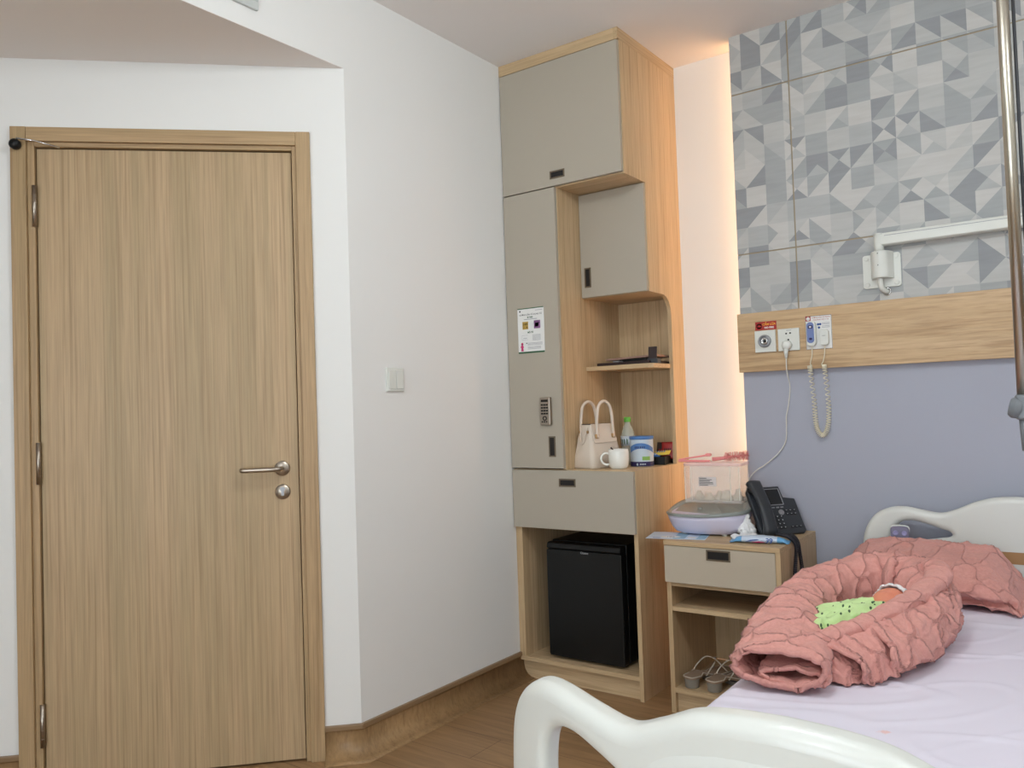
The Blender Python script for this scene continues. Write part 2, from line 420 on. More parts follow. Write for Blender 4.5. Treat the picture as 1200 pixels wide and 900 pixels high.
def struct(name, bm, m, parent=None, **k):
    o = obj(name, bm, m, parent, **k)
    if parent is None: o['kind'] = 'structure'
    return o

# ------------------------------------------------------------------ dimensions
XL, YD, SOF, H = -2.131, 1.978, 2.419, 2.728
YB, XP, YP = 3.4495, -1.210, 3.319      # back wall, left edge and face of the bedhead panelling
XR, YN = 2.1, -2.2                       # unseen right wall and wall behind the camera

# ------------------------------------------------------------------ room shell
b = B(); box(b, -3.75, XR + .1, YN - .1, YB + .1, -.08, 0); struct('floor', b, M['floor'])
b = B(); box(b, XL - .1, XR + .1, YN - .1, YB + .1, H, H + .1); struct('ceiling', b, M['ceiling'])
b = B(); box(b, XL - .12, XL, YD, YB + .1, 0, H)
box(b, XL - .12, XL, -.4, YD, SOF + .002, H); box(b, XL - .12, XL, YN, -.4, 0, H)
box(b, -3.6, XL - .12, -.52, -.4, 0, SOF + .1); box(b, -3.72, -3.6, -.52, .75, 0, SOF + .1)
struct('wall_left', b, M['wall'])
b = B(); prism(b, [(XL - .0005, YD), (XL - .0005, -.4), (-3.6, -.4), (-3.6, 2.4)], SOF, SOF + .08, 'z'); struct('ceiling_alcove', b, M['soffit'])
b = B(); box(b, XL, XR, YB, YB + .1, 0, H); struct('wall_back', b, M['wall'])
b = B(); box(b, XR, XR + .1, YN, YB + .1, 0, H); struct('wall_right', b, M['wall'])
b = B(); box(b, XL, XR, YN - .1, YN, 0, H); struct('wall_front', b, M['wall'])

# alcove wall, at 45 degrees: local +x runs away from the corner, local +y into the room
DW = Matrix.Translation((XL, YD, 0)) @ Matrix.Rotation(math.radians(225), 4, 'Z')
F0, F1, FT = .124, 1.096, 2.184
b = B(); box(b, 0, F0 + .02, -.12, 0, 0, SOF); box(b, F1 - .02, 2.15, -.12, 0, 0, SOF); box(b, F0 + .02, F1 - .02, -.12, 0, FT - .02, SOF)
struct('wall_alcove', b, M['wall'], matrix=DW)

d = thing('door_1', None, None, kind='structure'); d.matrix_basis = DW
d['label'] = 'flush oak-grain door with steel lever handle and oak frame'
b = B()
for x0, x1 in ((F0, F0 + .048), (F1 - .048, F1)): box(b, x0, x1, -.10, .014, 0, FT)
box(b, F0 + .048, F0 + .064, -.10, .002, 0, FT - .048); box(b, F1 - .070, F1 - .048, -.10, .002, 0, FT - .048)
obj('door_frame', b, M['oak_frame'], d, bevel=.0015)
b = B(); box(b, F0 + .0485, F1 - .0485, -.10, .0138, FT - .048, FT - .0005); box(b, F0 + .064, F1 - .07, -.10, .002, FT - .064, FT - .048)
obj('frame_head', b, M['oak_frame_x'], d, bevel=.0015)
L0, L1, LT = F0 + .0675, F1 - .0735, FT - .0685
b = B(); box(b, L0, L1, -.052, -.010, .007, LT); leaf = obj('door_leaf', b, M['oak_door'], d, bevel=.001)
b = B(); box(b, F0 + .05, F1 - .05, -.099, -.0525, .0, FT - .05); obj('dark_gap_backing', b, M['dark'], d)  # dark board behind the leaf, stands in for shade in the door gaps
b = B()
lathe(b, [(.0255, -.010), (.0255, -.004), (.024, -.002), (.0, -.002)], (.247, 0, 1.008), 32, axis='y')
tube(b, cat_rom([(.247, -.004, 1.008), (.247, .026, 1.008), (.252, .040, 1.008), (.27, .046, 1.008), (.31, .046, 1.008), (.358, .046, 1.008), (.372, .043, 1.008), (.376, .030, 1.008), (.376, .018, 1.008)], 5), .0085, 14)
obj('lever_handle', b, M['steel'], leaf)
b = B(); lathe(b, [(.0255, -.010), (.0255, -.004), (.024, -.002), (.0, -.002)], (.247, 0, .927), 32, axis='y')
es = obj('keyhole_rose', b, M['steel'], leaf)
b = B(); prism(b, [(.247 + .0085 * math.cos(a), .936 + .0085 * math.sin(a)) for a in [math.radians(-60 + 300 * k / 14) for k in range(15)]] + [(.2425, .914), (.2515, .914)], -.003, .0, 'y'); obj('lock_cylinder', b, M['silver'], es)
for z in (1.918, 1.059, .200):
    b = B(); tube(b, [(L1 + .0035, .004, z - .069), (L1 + .0035, .004, z + .069)], .0075, 12)
    for k in range(1, 5): tube(b, [(L1 + .0035, .004, z - .069 + k * .0276 - .0006), (L1 + .0035, .004, z - .069 + k * .0276 + .0006)], .0082, 12)
    obj('hinge', b, M['steel'], d)

t = thing('door_stay', 'thin silver rod with black rubber knob at top left of the oak door frame', 'door stay'); t.matrix_basis = DW
b = B(); lathe(b, [(.012, .0145), (.017, .02), (.0175, .034), (.012, .042), (0, .043)], (1.074, 0, 2.119), 20, axis='y'); obj('rubber_knob', b, M['black'], t)
b = B(); tube(b, [(1.066, .040, 2.135), (1.02, .028, 2.132), (.945, .0, 2.118)], .003, 8); obj('rod', b, M['chrome'], t)

def skirting(name, path):
    prof = [(0, .114), (.011, .114), (.012, .110), (.012, .098), (.006, .096), (.004, .09), (.004, .055), (.009, .034), (.022, .016), (.04, .005), (.062, .0008), (.062, 0), (0, 0)]
    pts = [Vector(p) for p in path]; bm = B(); rings = []
    for i, p in enumerate(pts):
        ds = []
        if i > 0: ds.append((pts[i] - pts[i - 1]).normalized())
        if i < len(pts) - 1: ds.append((pts[i + 1] - pts[i]).normalized())
        ns = [Vector((q.y, -q.x)) for q in ds]
        n = sum(ns, Vector((0, 0))).normalized(); n /= max(.3, n.dot(ns[0]))
        rings.append([bm.verts.new((p.x + n.x * a, p.y + n.y * a, z)) for a, z in prof])
    for r0, r1 in zip(rings, rings[1:]):
        for k in range(len(prof)):
            f = bm.faces.new((r0[k], r1[k], r1[(k + 1) % len(prof)], r0[(k + 1) % len(prof)]))
            f.material_index = 1 if k in (0, 1, 2, 3, 12) else 0
            f.smooth = 4 <= k <= 9
    bm.faces.new(rings[0]); bm.faces.new(rings[-1][::-1])
    return struct(name, bm, [M['skirt'], M['skirt_cap']])
def dloc(s, y=0):
    v = DW @ Vector((s, y, 0)); return (v.x, v.y)
skirting('baseboard_left', [dloc(F0), (XL, YD), (XL, 2.951)])
skirting('baseboard_alcove', [dloc(2.05), dloc(F1)])

# ventilation grille in the bulkhead and light switch
t = thing('ventilation_grille', 'pale grey metal air grille high on the white bulkhead over the door alcove', 'vent')
y0, y1, z0, z1 = 1.02, 1.613, 2.485, 2.69
b = B()
for a in ((y0, y1, z0, z0 + .028), (y0, y1, z1 - .028, z1), (y0, y0 + .028, z0 + .028, z1 - .028), (y1 - .028, y1, z0 + .028, z1 - .028)): box(b, XL, XL + .012, *a)
obj('grille_frame', b, mat('grille_paint', (196, 200, 198), .5), t, bevel=.003)
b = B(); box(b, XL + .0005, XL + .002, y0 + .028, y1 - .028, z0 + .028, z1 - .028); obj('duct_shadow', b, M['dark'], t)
b = B()
for k in range(9):
    z = z0 + .034 + k * .0165
    box(b, XL + .002, XL + .010, y0 + .028, y1 - .028, z + .002, z + .0105)
obj('louvre_slats', b, mat('louvre_paint', (206, 208, 206), .5), t)

t = thing('light_switch', 'white square double light switch on the white wall right of the door', 'light switch')
b = B(); box(b, XL, XL + .009, 2.142, 2.233, 1.266, 1.355); obj('wall_plate', b, M['white_pl'], t, bevel=.003)
for y in (2.150, 2.189):
    b = B(); box(b, XL + .009, XL + .0125, y, y + .0365, 1.276, 1.345); obj('rocker', b, M['white_pl'], t, bevel=.0015)

# ------------------------------------------------------------------ bedhead panelling
ZR0, ZR1, Z1, Z2, XG = 1.306, 1.549, 2.4773, 1.7998, -.9685
b = B(); box(b, XP, XR, YP + .002, YP + .045, 0, H); pw = struct('wall_bedhead', b, M['grey_wall'])
cols = [(XP, XG - .003), (XG + .003, .23), (.236, 1.43), (1.436, XR)]
rows = [(1.42, Z2 - .003), (Z2 + .003, Z1 - .003), (Z1 + .003, H)]
for x0, x1 in cols:
    for r0, r1 in rows:
        b = B(); box(b, x0, x1, YP - .006, YP + .002, r0, r1); obj('patterned_panel', b, M['tri'], pw)
b = B()
for z in (Z1, Z2): box(b, XP, XR, YP - .003, YP + .002, z - .0045, z + .0045)
obj('bronze_strip', b, M['groove'], pw)
for x in (XG, .233, 1.433):
    b = B(); box(b, x - .0045, x + .0045, YP - .0032, YP + .002, 1.42, H); obj('bronze_strip', b, M['groove'], pw)
b = B(); box(b, XP + .035, XP + .047, YP + .047, YP + .125, .02, H - .03)
led = obj('led_strip', b, M['led']); tag(led, 'warm glowing light strip hidden behind the left edge of the bedhead panelling', 'light strip')
b = B(); box(b, XP - .006, XR, YP - .03, YP + .002, ZR0, ZR1)
tag(obj('bedhead_rail', b, M['oak_rail'], bevel=.001), 'long horizontal oak-grain board on the grey bedhead wall holding sockets', 'wall board')
YRF = YP - .03

# items on the rail
t = thing('oxygen_outlet', 'white square wall outlet with round metal port under a red warning sticker', 'wall outlet')
b = B(); box(b, -1.142, -1.057, YRF - .009, YRF, 1.383, 1.472); obj('outlet_plate', b, M['white_pl'], t, bevel=.002)
b = B(); lathe(b, [(.026, -.009), (.0255, -.018), (.021, -.021), (.0185, -.018), (.0185, -.013)], (-1.1, YRF, 1.428), 32, axis='y'); pr = obj('port_ring', b, M['silver'], t)
b = B(); lathe(b, [(.015, -.013), (.014, -.019), (.008, -.020), (.008, -.015)], (-1.1, YRF, 1.428), 24, axis='y'); obj('port_core', b, M['chrome'], pr)
b = B(); lathe(b, [(.0065, -.014), (.006, -.0155), (0, -.0155)], (-1.1, YRF, 1.428), 16, axis='y'); obj('port_hole', b, M['dark'], pr)

t = thing('warning_sticker', 'small red sticker with yellow lettering above the round metal wall outlet', 'sticker')
b = B(); box(b, -1.140, -1.053, YRF - .001, YRF, 1.4745, 1.509); obj('sticker_sheet', b, M['red_ink'], t)
b = B(); lathe(b, [(.011, -.0014), (0, -.0014)], (-1.124, YRF, 1.491), 24, axis='y'); lathe(b, [(.011, -.001), (.011, -.0014)], (-1.124, YRF, 1.491), 24, axis='y'); obj('round_emblem', b, M['paper'], t)
b = B(); prism(b, [(-1.131, 1.487), (-1.117, 1.487), (-1.117, 1.493), (-1.124, 1.497), (-1.131, 1.493)], YRF - .0018, YRF - .0014, 'y'); obj('emblem_mark', b, M['red_ink'], t)
text('sticker_text', 'CẤM LỬA', .0125, M['yellow_ink'], t, (-1.083, YRF - .0013, 1.493), bold=.0003)
text('sticker_text', 'NO FIRE', .0105, M['paper'], t, (-1.083, YRF - .0013, 1.480), bold=.0003)

t = thing('power_socket', 'white square power socket on the oak board between sticker outlet and call card', 'socket')
b = B(); box(b, -1.047, -.962, YRF - .009, YRF, 1.383, 1.472); obj('socket_plate', b, M['white_pl'], t, bevel=.002)
b = B()
for x, z in ((-1.013, 1.452), (-.997, 1.453), (-1.005, 1.427)): lathe(b, [(.0035, -.009), (.0035, -.0096), (0, -.0096)], (x, YRF, z), 12, axis='y')
obj('socket_hole', b, M['dark'], t)
b = B(); box(b, -1.012, -.992, YRF - .0093, YRF - .0089, 1.4635, 1.4655); obj('plate_print', b, M['ink_soft'], t)

def sdir(pts, n=8): return cat_rom(pts, n)
t = thing('charger_cable', 'white plug and long thin white cable drooping from socket down the grey wall', 'cable')
b = B(); lathe(b, [(.0, -.034), (.012, -.034), (.018, -.03), (.0195, -.02), (.0195, -.010), (0, -.010)], (-1.01, YRF, 1.405), 24, axis='y')
tube(b, [(-1.012, YRF - .022, 1.395), (-1.013, YRF - .022, 1.375), (-1.013, YRF - .021, 1.352)], [.011, .008, .005], 12); obj('plug', b, M['white_pl'], t, smooth=False)
b = B(); tube(b, sdir([(-1.013, YRF - .021, 1.358), (-1.014, YRF - .018, 1.30), (-1.016, YP - .010, 1.24), (-1.025, YP - .008, 1.17), (-1.036, YP - .008, 1.12), (-1.038, YP - .008, 1.07), (-1.043, YP - .008, 1.02), (-1.07, YP - .009, .975), (-1.12, YP - .012, .93), (-1.17, YP - .02, .895), (-1.195, YP - .03, .86), (-1.2, YP - .06, .80), (-1.21, YP - .05, .72), (-1.2, YP - .03, .675)]), .0023, 8)
obj('cord', b, M['cord_w'], t)

t = thing('call_card', 'white printed instruction card with red corner behind the blue call handset', 'card')
b = B(); box(b, -.938, -.838, YRF - .0015, YRF, 1.381, 1.514)
box(b, -.9375, -.9365, YRF - .0018, YRF - .0015, 1.381, 1.514, 2); box(b, -.8395, -.8385, YRF - .0018, YRF - .0015, 1.381, 1.514, 2)
box(b, -.937, -.839, YRF - .0018, YRF - .0015, 1.381, 1.3825, 2); box(b, -.937, -.839, YRF - .0018, YRF - .0015, 1.5125, 1.514, 2)
box(b, -.9365, -.917, YRF - .0018, YRF - .0015, 1.494, 1.5125, 1)
obj('card_sheet', b, [M['paper'], M['red_ink'], M['cocoa']], t)
b = B(); lathe(b, [(.0075, -.0018), (.0075, -.0022), (0, -.0022)], (-.927, YRF, 1.503), 20, axis='y'); obj('round_emblem', b, M['paper'], t)
for s, z, sz, m in (('HƯỚNG DẪN SỬ DỤNG', 1.504, .0066, 'red_ink'), ('CHUÔNG GỌI Y TÁ', 1.495, .0066, 'red_ink')): text('card_text', s, sz, M[m], t, (-.878, YRF - .0017, z))
b = B()
for z in (1.482, 1.477, 1.470, 1.465): box(b, -.875, -.845, YRF - .0018, YRF - .0015, z, z + .0018)
obj('small_print', b, M['ink_soft'], t)
b = B()
for x, z in ((-.889, 1.479), (-.881, 1.479), (-.886, 1.466)): lathe(b, [(.0045, -.0018), (.0045, -.0021), (0, -.0021)], (x, YRF, z), 14, axis='y')
obj('blue_symbols', b, M['blue_ink'], t)

t = thing('nurse_call_handset', 'white and blue nurse call handset hanging by a cream coiled cord', 'call handset')
hx, hz = -.9135, 1.443
b = B(); prism(b, rbox2d(.036, .100, .016, cx=hx, cy=hz), YRF - .022, YRF - .003, 'y'); obj('handset_body', b, M['white_pl'], t, bevel=.004, seg=3)
b = B(); prism(b, rbox2d(.0275, .082, .0125, cx=hx - .001, cy=hz + .004), YRF - .0245, YRF - .021, 'y'); obj('blue_face', b, M['handset_blue'], t, bevel=.001)
b = B(); prism(b, rbox2d(.018, .013, .004, cx=hx, cy=hz + .026), YRF - .026, YRF - .024, 'y'); obj('call_button', b, M['milk_navy'], t)
b = B(); prism(b, rbox2d(.011, .009, .003, cx=hx, cy=hz - .021), YRF - .026, YRF - .024, 'y'); obj('call_button', b, M['milk_navy'], t)
b = B(); prism(b, rbox2d(.008, .006, .002, cx=hx, cy=hz + .026), YRF - .0265, YRF - .0255, 'y'); obj('button_mark', b, M['paper'], t)
px, pz = -.864, 1.425
b = B(); prism(b, rbox2d(.033, .062, .011, cx=px, cy=pz), YRF - .024, YRF - .0015, 'y'); pl = obj('cord_plug', b, M['white_pl'], t, bevel=.004, seg=3)
b = B(); box(b, px - .006, px + .006, YRF - .0245, YRF - .0239, pz + .006, pz + .0072); obj('plug_mark', b, M['ink'], pl)
# coil: straight tails then a helix round a U
yc = YRF - .010; yd = YP - .016
Ucl = [(-.926, yc, 1.318), (-.924, yc, 1.29), (-.922, yd, 1.18), (-.920, yd, 1.11), (-.914, yd, 1.065), (-.896, yd, 1.041), (-.878, yd, 1.062), (-.869, yd, 1.11), (-.868, yd, 1.18), (-.869, yc, 1.29), (-.871, yc, 1.318)]
cl = [Vector(p) for p in cat_rom(Ucl, 60)]
hel = []; turns = 56; n = len(cl)
for i in range(0, n - 1):
    for sub in range(3):
        f = (i + sub / 3) / (n - 1); p = cl[i].lerp(cl[i + 1], sub / 3); tn = (cl[i + 1] - cl[max(i - 1, 0)]).normalized()
        s1 = tn.cross(Vector((0, 1, 0))).normalized(); a = 2 * PI * turns * f
        hel.append(p + (s1 * math.cos(a) + Vector((0, 1, 0)) * math.sin(a)) * .0080)
b = B()
tube(b, sdir([(hx, YRF - .012, hz - .045), (hx - .001, YRF - .012, 1.36), (hx - .008, YRF - .01, 1.335), (hx - .010, yc, 1.322)]) + hel + sdir([(-.880, yc, 1.322), (-.874, YRF - .01, 1.333), (px - .003, YRF - .012, 1.36), (px, YRF - .012, pz - .028)]), .0019, 6)
obj('coiled_cord', b, M['cord_c'], t)

# swing arm
t = thing('wall_swing_arm', 'white tubular swing arm on a square bracket above the oak board', 'swing arm')
YA = YP - .006
b = B(); prism(b, rbox2d(.134, .128, .01, cx=-.652, cy=1.663), YA - .007, YA, 'y'); pl = obj('bracket_plate', b, M['white_pl'], t, bevel=.002)
for x in (-.704, -.600):
    for z in (1.714, 1.613):
        b = B(); lathe(b, [(.0085, -.007), (.0085, -.010), (.006, -.0105), (0, -.0095)], (x, YA, z), 18, axis='y'); obj('screw_cap', b, M['white_pl'], pl)
b = B()
prof = [(-.690, YA - .006), (-.684, YA - .030), (-.676, YA - .050), (-.664, YA - .064), (-.645, YA - .068), (-.628, YA - .060), (-.620, YA - .045), (-.612, YA - .020), (-.608, YA - .006)]
prism(b, prof, 1.630, 1.732, 'z'); hb = obj('pivot_housing', b, M['white_pl'], t, bevel=.003)
for z in (1.721, 1.677):
    b = B(); lathe(b, [(.0018, -.0685), (.0018, -.0695), (0, -.0695)], (-.652, YA, z), 10, axis='y'); obj('housing_screw', b, M['ink'], hb)
b = B(); tube(b, [(-.652, YA - .034, 1.725), (-.652, YA - .034, 1.796)], .0175, 24); lathe(b, [(.0175, 0), (.015, .004), (0, .005)], (-.652, YA - .034, 1.796), 24); obj('pivot_tube', b, M['white_pl'], t)
b = B()
prism(b, [(YA - .034 - .016 + x, 1.753 + z) for x, z in ((0, .003), (.008, -.003), (.024, -.003), (.032, .003), (.032, .036), (.024, .046), (.008, .046), (0, .036))], -.650, .75, 'x')
obj('horizontal_arm', b, M['white_pl'], t, bevel=.002)
b = B(); box(b, -.63, .70, YA - .0512, YA - .0500, 1.7865, 1.788); obj('arm_seam', b, M['ink_soft'], t)
b = B(); tube(b, sdir([(-.652, YA - .036, 1.64), (-.652, YA - .036, 1.605), (-.648, YA - .028, 1.590), (-.640, YA - .012, 1.583), (-.638, YA + .0, 1.583)]), .0095, 14); obj('supply_cable', b, M['white_pl'], t)
b = B(); lathe(b, [(.016, 0), (.0165, -.004), (.013, -.006), (.011, -.003), (.011, 0)], (-.638, YA, 1.583), 24, axis='y'); obj('wall_grommet', b, M['chrome'], t)

# hanging pole
t = thing('hanging_pole', 'tall vertical stainless steel pole with grey clamp in front of patterned wall', 'pole')
PX, PY = -.152, 2.3
b = B(); tube(b, [(PX, PY, 1.17), (PX, PY, H - .02)], .0135, 24); obj('steel_tube', b, M['pole'], t)
b = B(); tube(b, [(PX + .020, PY + .022, 1.2), (PX + .020, PY + .022, H - .02)], .004, 14); obj('pole_shadow_rod', b, M['grey_dk'], t)  # thin dark rod stands in for the shadow line beside the pole
b = B(); lathe(b, [(.05, H - .022), (.05, H - .004), (.045, H)], (PX, PY, 0), 28); obj('ceiling_flange', b, M['steel'], t)
b = B(); prism(b, rbox2d(.048, .05, .012, cx=PX + .006, cy=PY + .006), 1.12, 1.18, 'z'); obj('clamp_collar', b, M['grey_pl'], t, bevel=.006, seg=3)
b = B(); tube(b, [(PX - .030, PY - .004, 1.152), (PX - .022, PY - .004, 1.150), (PX - .012, PY, 1.148)], [.020, .026, .026], 20); kn = obj('clamp_knob', b, M['grey_pl'], t, bevel=.004)
b = B(); tube(b, [(PX, PY, 1.13), (PX + .002, PY, 1.045)], [.0125, .0105], 20); obj('grey_grip', b, M['grey_pl'], t)

# ------------------------------------------------------------------ tall cabinet
XC, YC = -1.527, 2.909
yf = YC + .019
t = thing('tall_cabinet', 'floor-to-ceiling oak and taupe corner cabinet with open niche and fridge bay', 'cabinet', (0, 0, 0)); cab = t
arc = [(3.242 + .08 * math.cos(a), 1.585 + .08 * math.sin(a)) for a in [PI / 2 * (1 - k / 8) for k in range(9)]]
b = B(); prism(b, [(yf, 0), (YB, 0), (YB, H - .0005), (yf, H - .0005), (yf, 2.13), (3.116, 2.13), (3.116, 1.666)] + arc + [(3.322, .921), (yf, .921)], XC - .018, XC, 'x')
obj('side_panel', b, M['oak_z'], t)
b = B(); box(b, XL + .001, XL + .034, yf, YB, .098, .903); obj('side_panel', b, M['oak_z'], t)
b = B(); box(b, -1.870, -1.852, yf, YB - .012, .921, 2.13); obj('divider_panel', b, M['oak_z'], t)
b = B(); box(b, XL + .001, XC - .018, YB - .012, YB - .001, .1, H - .05); obj('back_panel', b, M['oak_z'], t)
for nm, a in (('counter_board', (XL + .001, XC - .018, yf, YB - .012, .903, .921)), ('bay_floor', (XL + .001, XC - .018, yf, YB - .012, .08, .098)),
              ('bay_ceiling', (XL + .034, XC - .018, yf, YB - .012, .664, .682)), ('upper_board', (XL + .001, XC - .018, yf, YB - .012, 2.13, 2.148)),
              ('niche_top_board', (-1.852, XC - .018, 3.118, YB - .012, 1.666, 1.684))):
    b = B(); box(b, *a); obj(nm, b, M['oak_x'], t, bevel=.0008)
b = B(); box(b, XL + .001, XC - .018, yf + .024, yf + .042, 0, .08); obj('plinth', b, M['oak_x'], t)
b = B(); box(b, XL + .001, XC - .0185, YC + .002, yf, 2.680, H - .0005); obj('cornice', b, M['oak_x'], t)
b = B(); box(b, XC - .0185, XC + .001, YC + .002, YB, 2.680, H - .0003); obj('cornice', b, M['oak_y'], t)
b = B(); prism(b, [(-1.852, 3.118), (XC - .022, 3.118), (XC - .004, 3.136), (XC - .004, 3.3), (XC - .018, 3.322), (XC - .018, YB - .012), (-1.852, YB - .012)], 1.343, 1.362, 'z'); obj('niche_shelf', b, M['oak_x'], t, bevel=.001)

def pull(parent, x0, x1, y, z0, z1):
    r = .006
    b = B()
    for a in ((x0, x1, z0, z0 + r), (x0, x1, z1 - r, z1), (x0, x0 + r, z0 + r, z1 - r), (x1 - r, x1, z0 + r, z1 - r)): box(b, a[0], a[1], y - .002, y + .001, a[2], a[3])
    h = obj('recessed_pull', b, M['bronze'], parent)
    b = B(); box(b, x0 + r, x1 - r, y - .0008, y + .0005, z0 + r, z1 - r); obj('pull_recess', b, M['dark'], h)
def front(name, x0, x1, y, z0, z1, m='taupe', th=.018):
    b = B(); box(b, x0, x1, y, y + th, z0, z1); return obj(name, b, M[m], t, bevel=.0008)
dr = front('upper_door', XL + .004, XC - .003, YC, 2.136, 2.677); pull(dr, -1.874, -1.800, YC, 2.166, 2.200)
dr = front('locker_door', XL + .004, -1.856, YC, .927, 2.131); pull(dr, -1.927, -1.893, YC, .976, 1.064)
b = B(); box(b, -1.957, -1.903, YC - .020, YC, 1.112, 1.232); kp = obj('keypad_lock', b, M['steel'], dr, bevel=.005, seg=3)
b = B(); box(b, -1.947, -1.913, YC - .0215, YC - .0195, 1.212, 1.222)
for r_ in range(4):
    for c_ in range(3): box(b, -1.948 + c_ * .0125, -1.938 + c_ * .0125, YC - .0215, YC - .0195, 1.196 - r_ * .0125, 1.203 - r_ * .0125)
for c_ in range(3): box(b, -1.946 + c_ * .011, -1.940 + c_ * .011, YC - .0215, YC - .0195, 1.124, 1.130)
obj('keypad_buttons', b, M['dark'], kp)
b = B(); lathe(b, [(.010, -.0195), (.010, -.0225), (.0065, -.0225), (.0065, -.0195)], (-1.930, YC, 1.142), 20, axis='y'); obj('reader_ring', b, M['dark'], kp)
dr = front('niche_door', -1.850, XC - .003, 3.100, 1.668, 2.127); pull(dr, -1.832, -1.800, 3.100, 1.712, 1.800)
dr = front('drawer', XL + .004, XC - .003, YC, .668, .918); pull(dr, -1.882, -1.800, YC, .850, .884)

# poster on locker door
t = thing('instruction_poster', 'white laminated instruction poster on the taupe locker door above the keypad', 'poster')
x0, x1, z0, z1, yq = -2.068, -1.930, 1.428, 1.626, YC - .0006
W_, H_ = x1 - x0, z1 - z0
b = B(); box(b, x0, x1, yq - .0010, yq + .0006, z0, z1)
def q(u0, u1, v0, v1, mi): box(b, x0 + u0 * W_, x0 + u1 * W_, yq - .0013, yq - .001, z1 - v1 * H_, z1 - v0 * H_, mi)
q(0, 1, 0, .02, 1); q(0, 1, .965, 1, 1)
q(.07, .12, .05, .085, 2); q(.68, .95, .06, .07, 3)
q(.24, .74, .245, .258, 3)
q(.18, .40, .30, .47, 4); q(.62, .86, .29, .47, 5); q(.66, .80, .34, .43, 0)
for k in range(3): q(.21 + k * .065, .245 + k * .065, .33, .38, 2)
q(.21, .24, .41, .45, 2); q(.33, .37, .41, .45, 2)
for k in range(7): q(.55, .86, .60 + k * .02, .607 + k * .02, 3)
q(.14, .38, .60, .604, 3); q(.14, .38, .70, .704, 3); q(.2, .34, .66, .67, 3); q(.14, .143, .60, .70, 3)
for k in range(3): q(.36, .92, .775 + k * .022, .783 + k * .022, 3)
q(.30, .345, .77, .79, 2)
for k in range(3): q(.36, .86, .86 + k * .022, .868 + k * .022, 3)
obj('poster_sheet', b, [M['paper'], M['green_ink'], M['ink'], M['ink_soft'], M['gold_ink'], M['purple_ink']], t)
b = B(); prism(b, [(x0 + u * W_, z1 - v * H_) for u, v in ((.10, .95), (.11, .88), (.08, .86), (.11, .82), (.18, .82), (.21, .87), (.18, .88), (.20, .95))], yq - .0013, yq - .001, 'y')
lathe(b, [(.006, -.0013), (0, -.0014)], (x0 + .145 * W_, yq, z1 - .79 * H_), 14, axis='y')
obj('small_figure', b, M['pink_ink'], t)
text('poster_title', 'HƯỚNG DẪN SỬ DỤNG TỦ', .0094, M['ink'], t, (x0 + .5 * W_, yq - .0011, z1 - .165 * H_))
text('poster_heading', 'ĐÓNG', .0095, M['green_ink'], t, (x0 + .48 * W_, yq - .0011, z1 - .225 * H_), bold=.0004)
text('poster_heading', 'MỞ TỦ', .0095, M['green_ink'], t, (x0 + .48 * W_, yq - .0011, z1 - .56 * H_), bold=.0004)

# fridge
t = thing('mini_fridge', 'black mini fridge standing in the lower bay of the tall cabinet', 'fridge')
fx0, fx1, fy, fz0, fz1 = -2.000, -1.630, 2.968, .112, .600
b = B(); box(b, fx0, fx1 + .0, fy + .05, 3.40, fz0, fz1 + .004); obj('fridge_body', b, M['fridge'], t, bevel=.004)
b = B(); prism(b, rbox2d(fx1 - fx0, fz1 - fz0 - .03, .008, cx=(fx0 + fx1) / 2, cy=(fz0 + fz1 - .03) / 2), fy, fy + .044, 'y'); dr = obj('fridge_door', b, M['fridge'], t, bevel=.004, seg=3)
b = B(); prism(b, [(fy + .004, fz1 - .029), (fy - .003, fz1 - .022), (fy + .002, fz1 - .004), (fy + .012, fz1), (fy + .044, fz1), (fy + .044, fz1 - .029)], fx0 + .004, fx1 - .004, 'x'); obj('door_top_trim', b, M['black'], dr, bevel=.002)
text('fridge_badge', 'Ozone', .014, M['keyw'], dr, (-1.806, fy - .0006, .560), ext=.0004)
b = B(); box(b, fx0 + .004, fx1 - .004, fy + .002, fy + .05, fz0 - .002, fz0 + .012); obj('kick_strip', b, M['black'], t)
for x in (fx0 + .03, fx1 - .03):
    for y in (fy + .055, 3.36):
        b = B(); lathe(b, [(.014, .0985), (.014, .112)], (x, y, 0), 16); obj('foot', b, M['black'], t)

# ------------------------------------------------------------------ counter things
CZ = .9212
# handbag, front face towards -y, turned a little
t = thing('handbag', 'cream leather handbag with two upright loop handles beside the white mug', 'handbag', (-1.783, 3.073, CZ), (0, 0, math.radians(77)))
def bag_ring(z, w, dd, r): return [(x, y, z) for x, y in rbox2d(w, dd, r, 5)]
def loft(bm, rings, mi=0, cap0=True, cap1=True):
    R = [[bm.verts.new(p) for p in r] for r in rings]
    for a, c in zip(R, R[1:]):
        for k in range(len(a)):
            f = bm.faces.new((a[k], a[(k + 1) % len(a)], c[(k + 1) % len(a)], c[k])); f.smooth = True; f.material_index = mi
    if cap0: bm.faces.new(R[0][::-1]).material_index = mi
    if cap1: bm.faces.new(R[-1]).material_index = mi
b = B(); loft(b, [bag_ring(.0, .185, .115, .018), bag_ring(.006, .195, .125, .022), bag_ring(.05, .190, .118, .02), bag_ring(.11, .172, .092, .015), bag_ring(.165, .152, .064, .012), bag_ring(.183, .146, .058, .012), bag_ring(.187, .138, .05, .01)])
obj('bag_body', b, M['leather'], t)
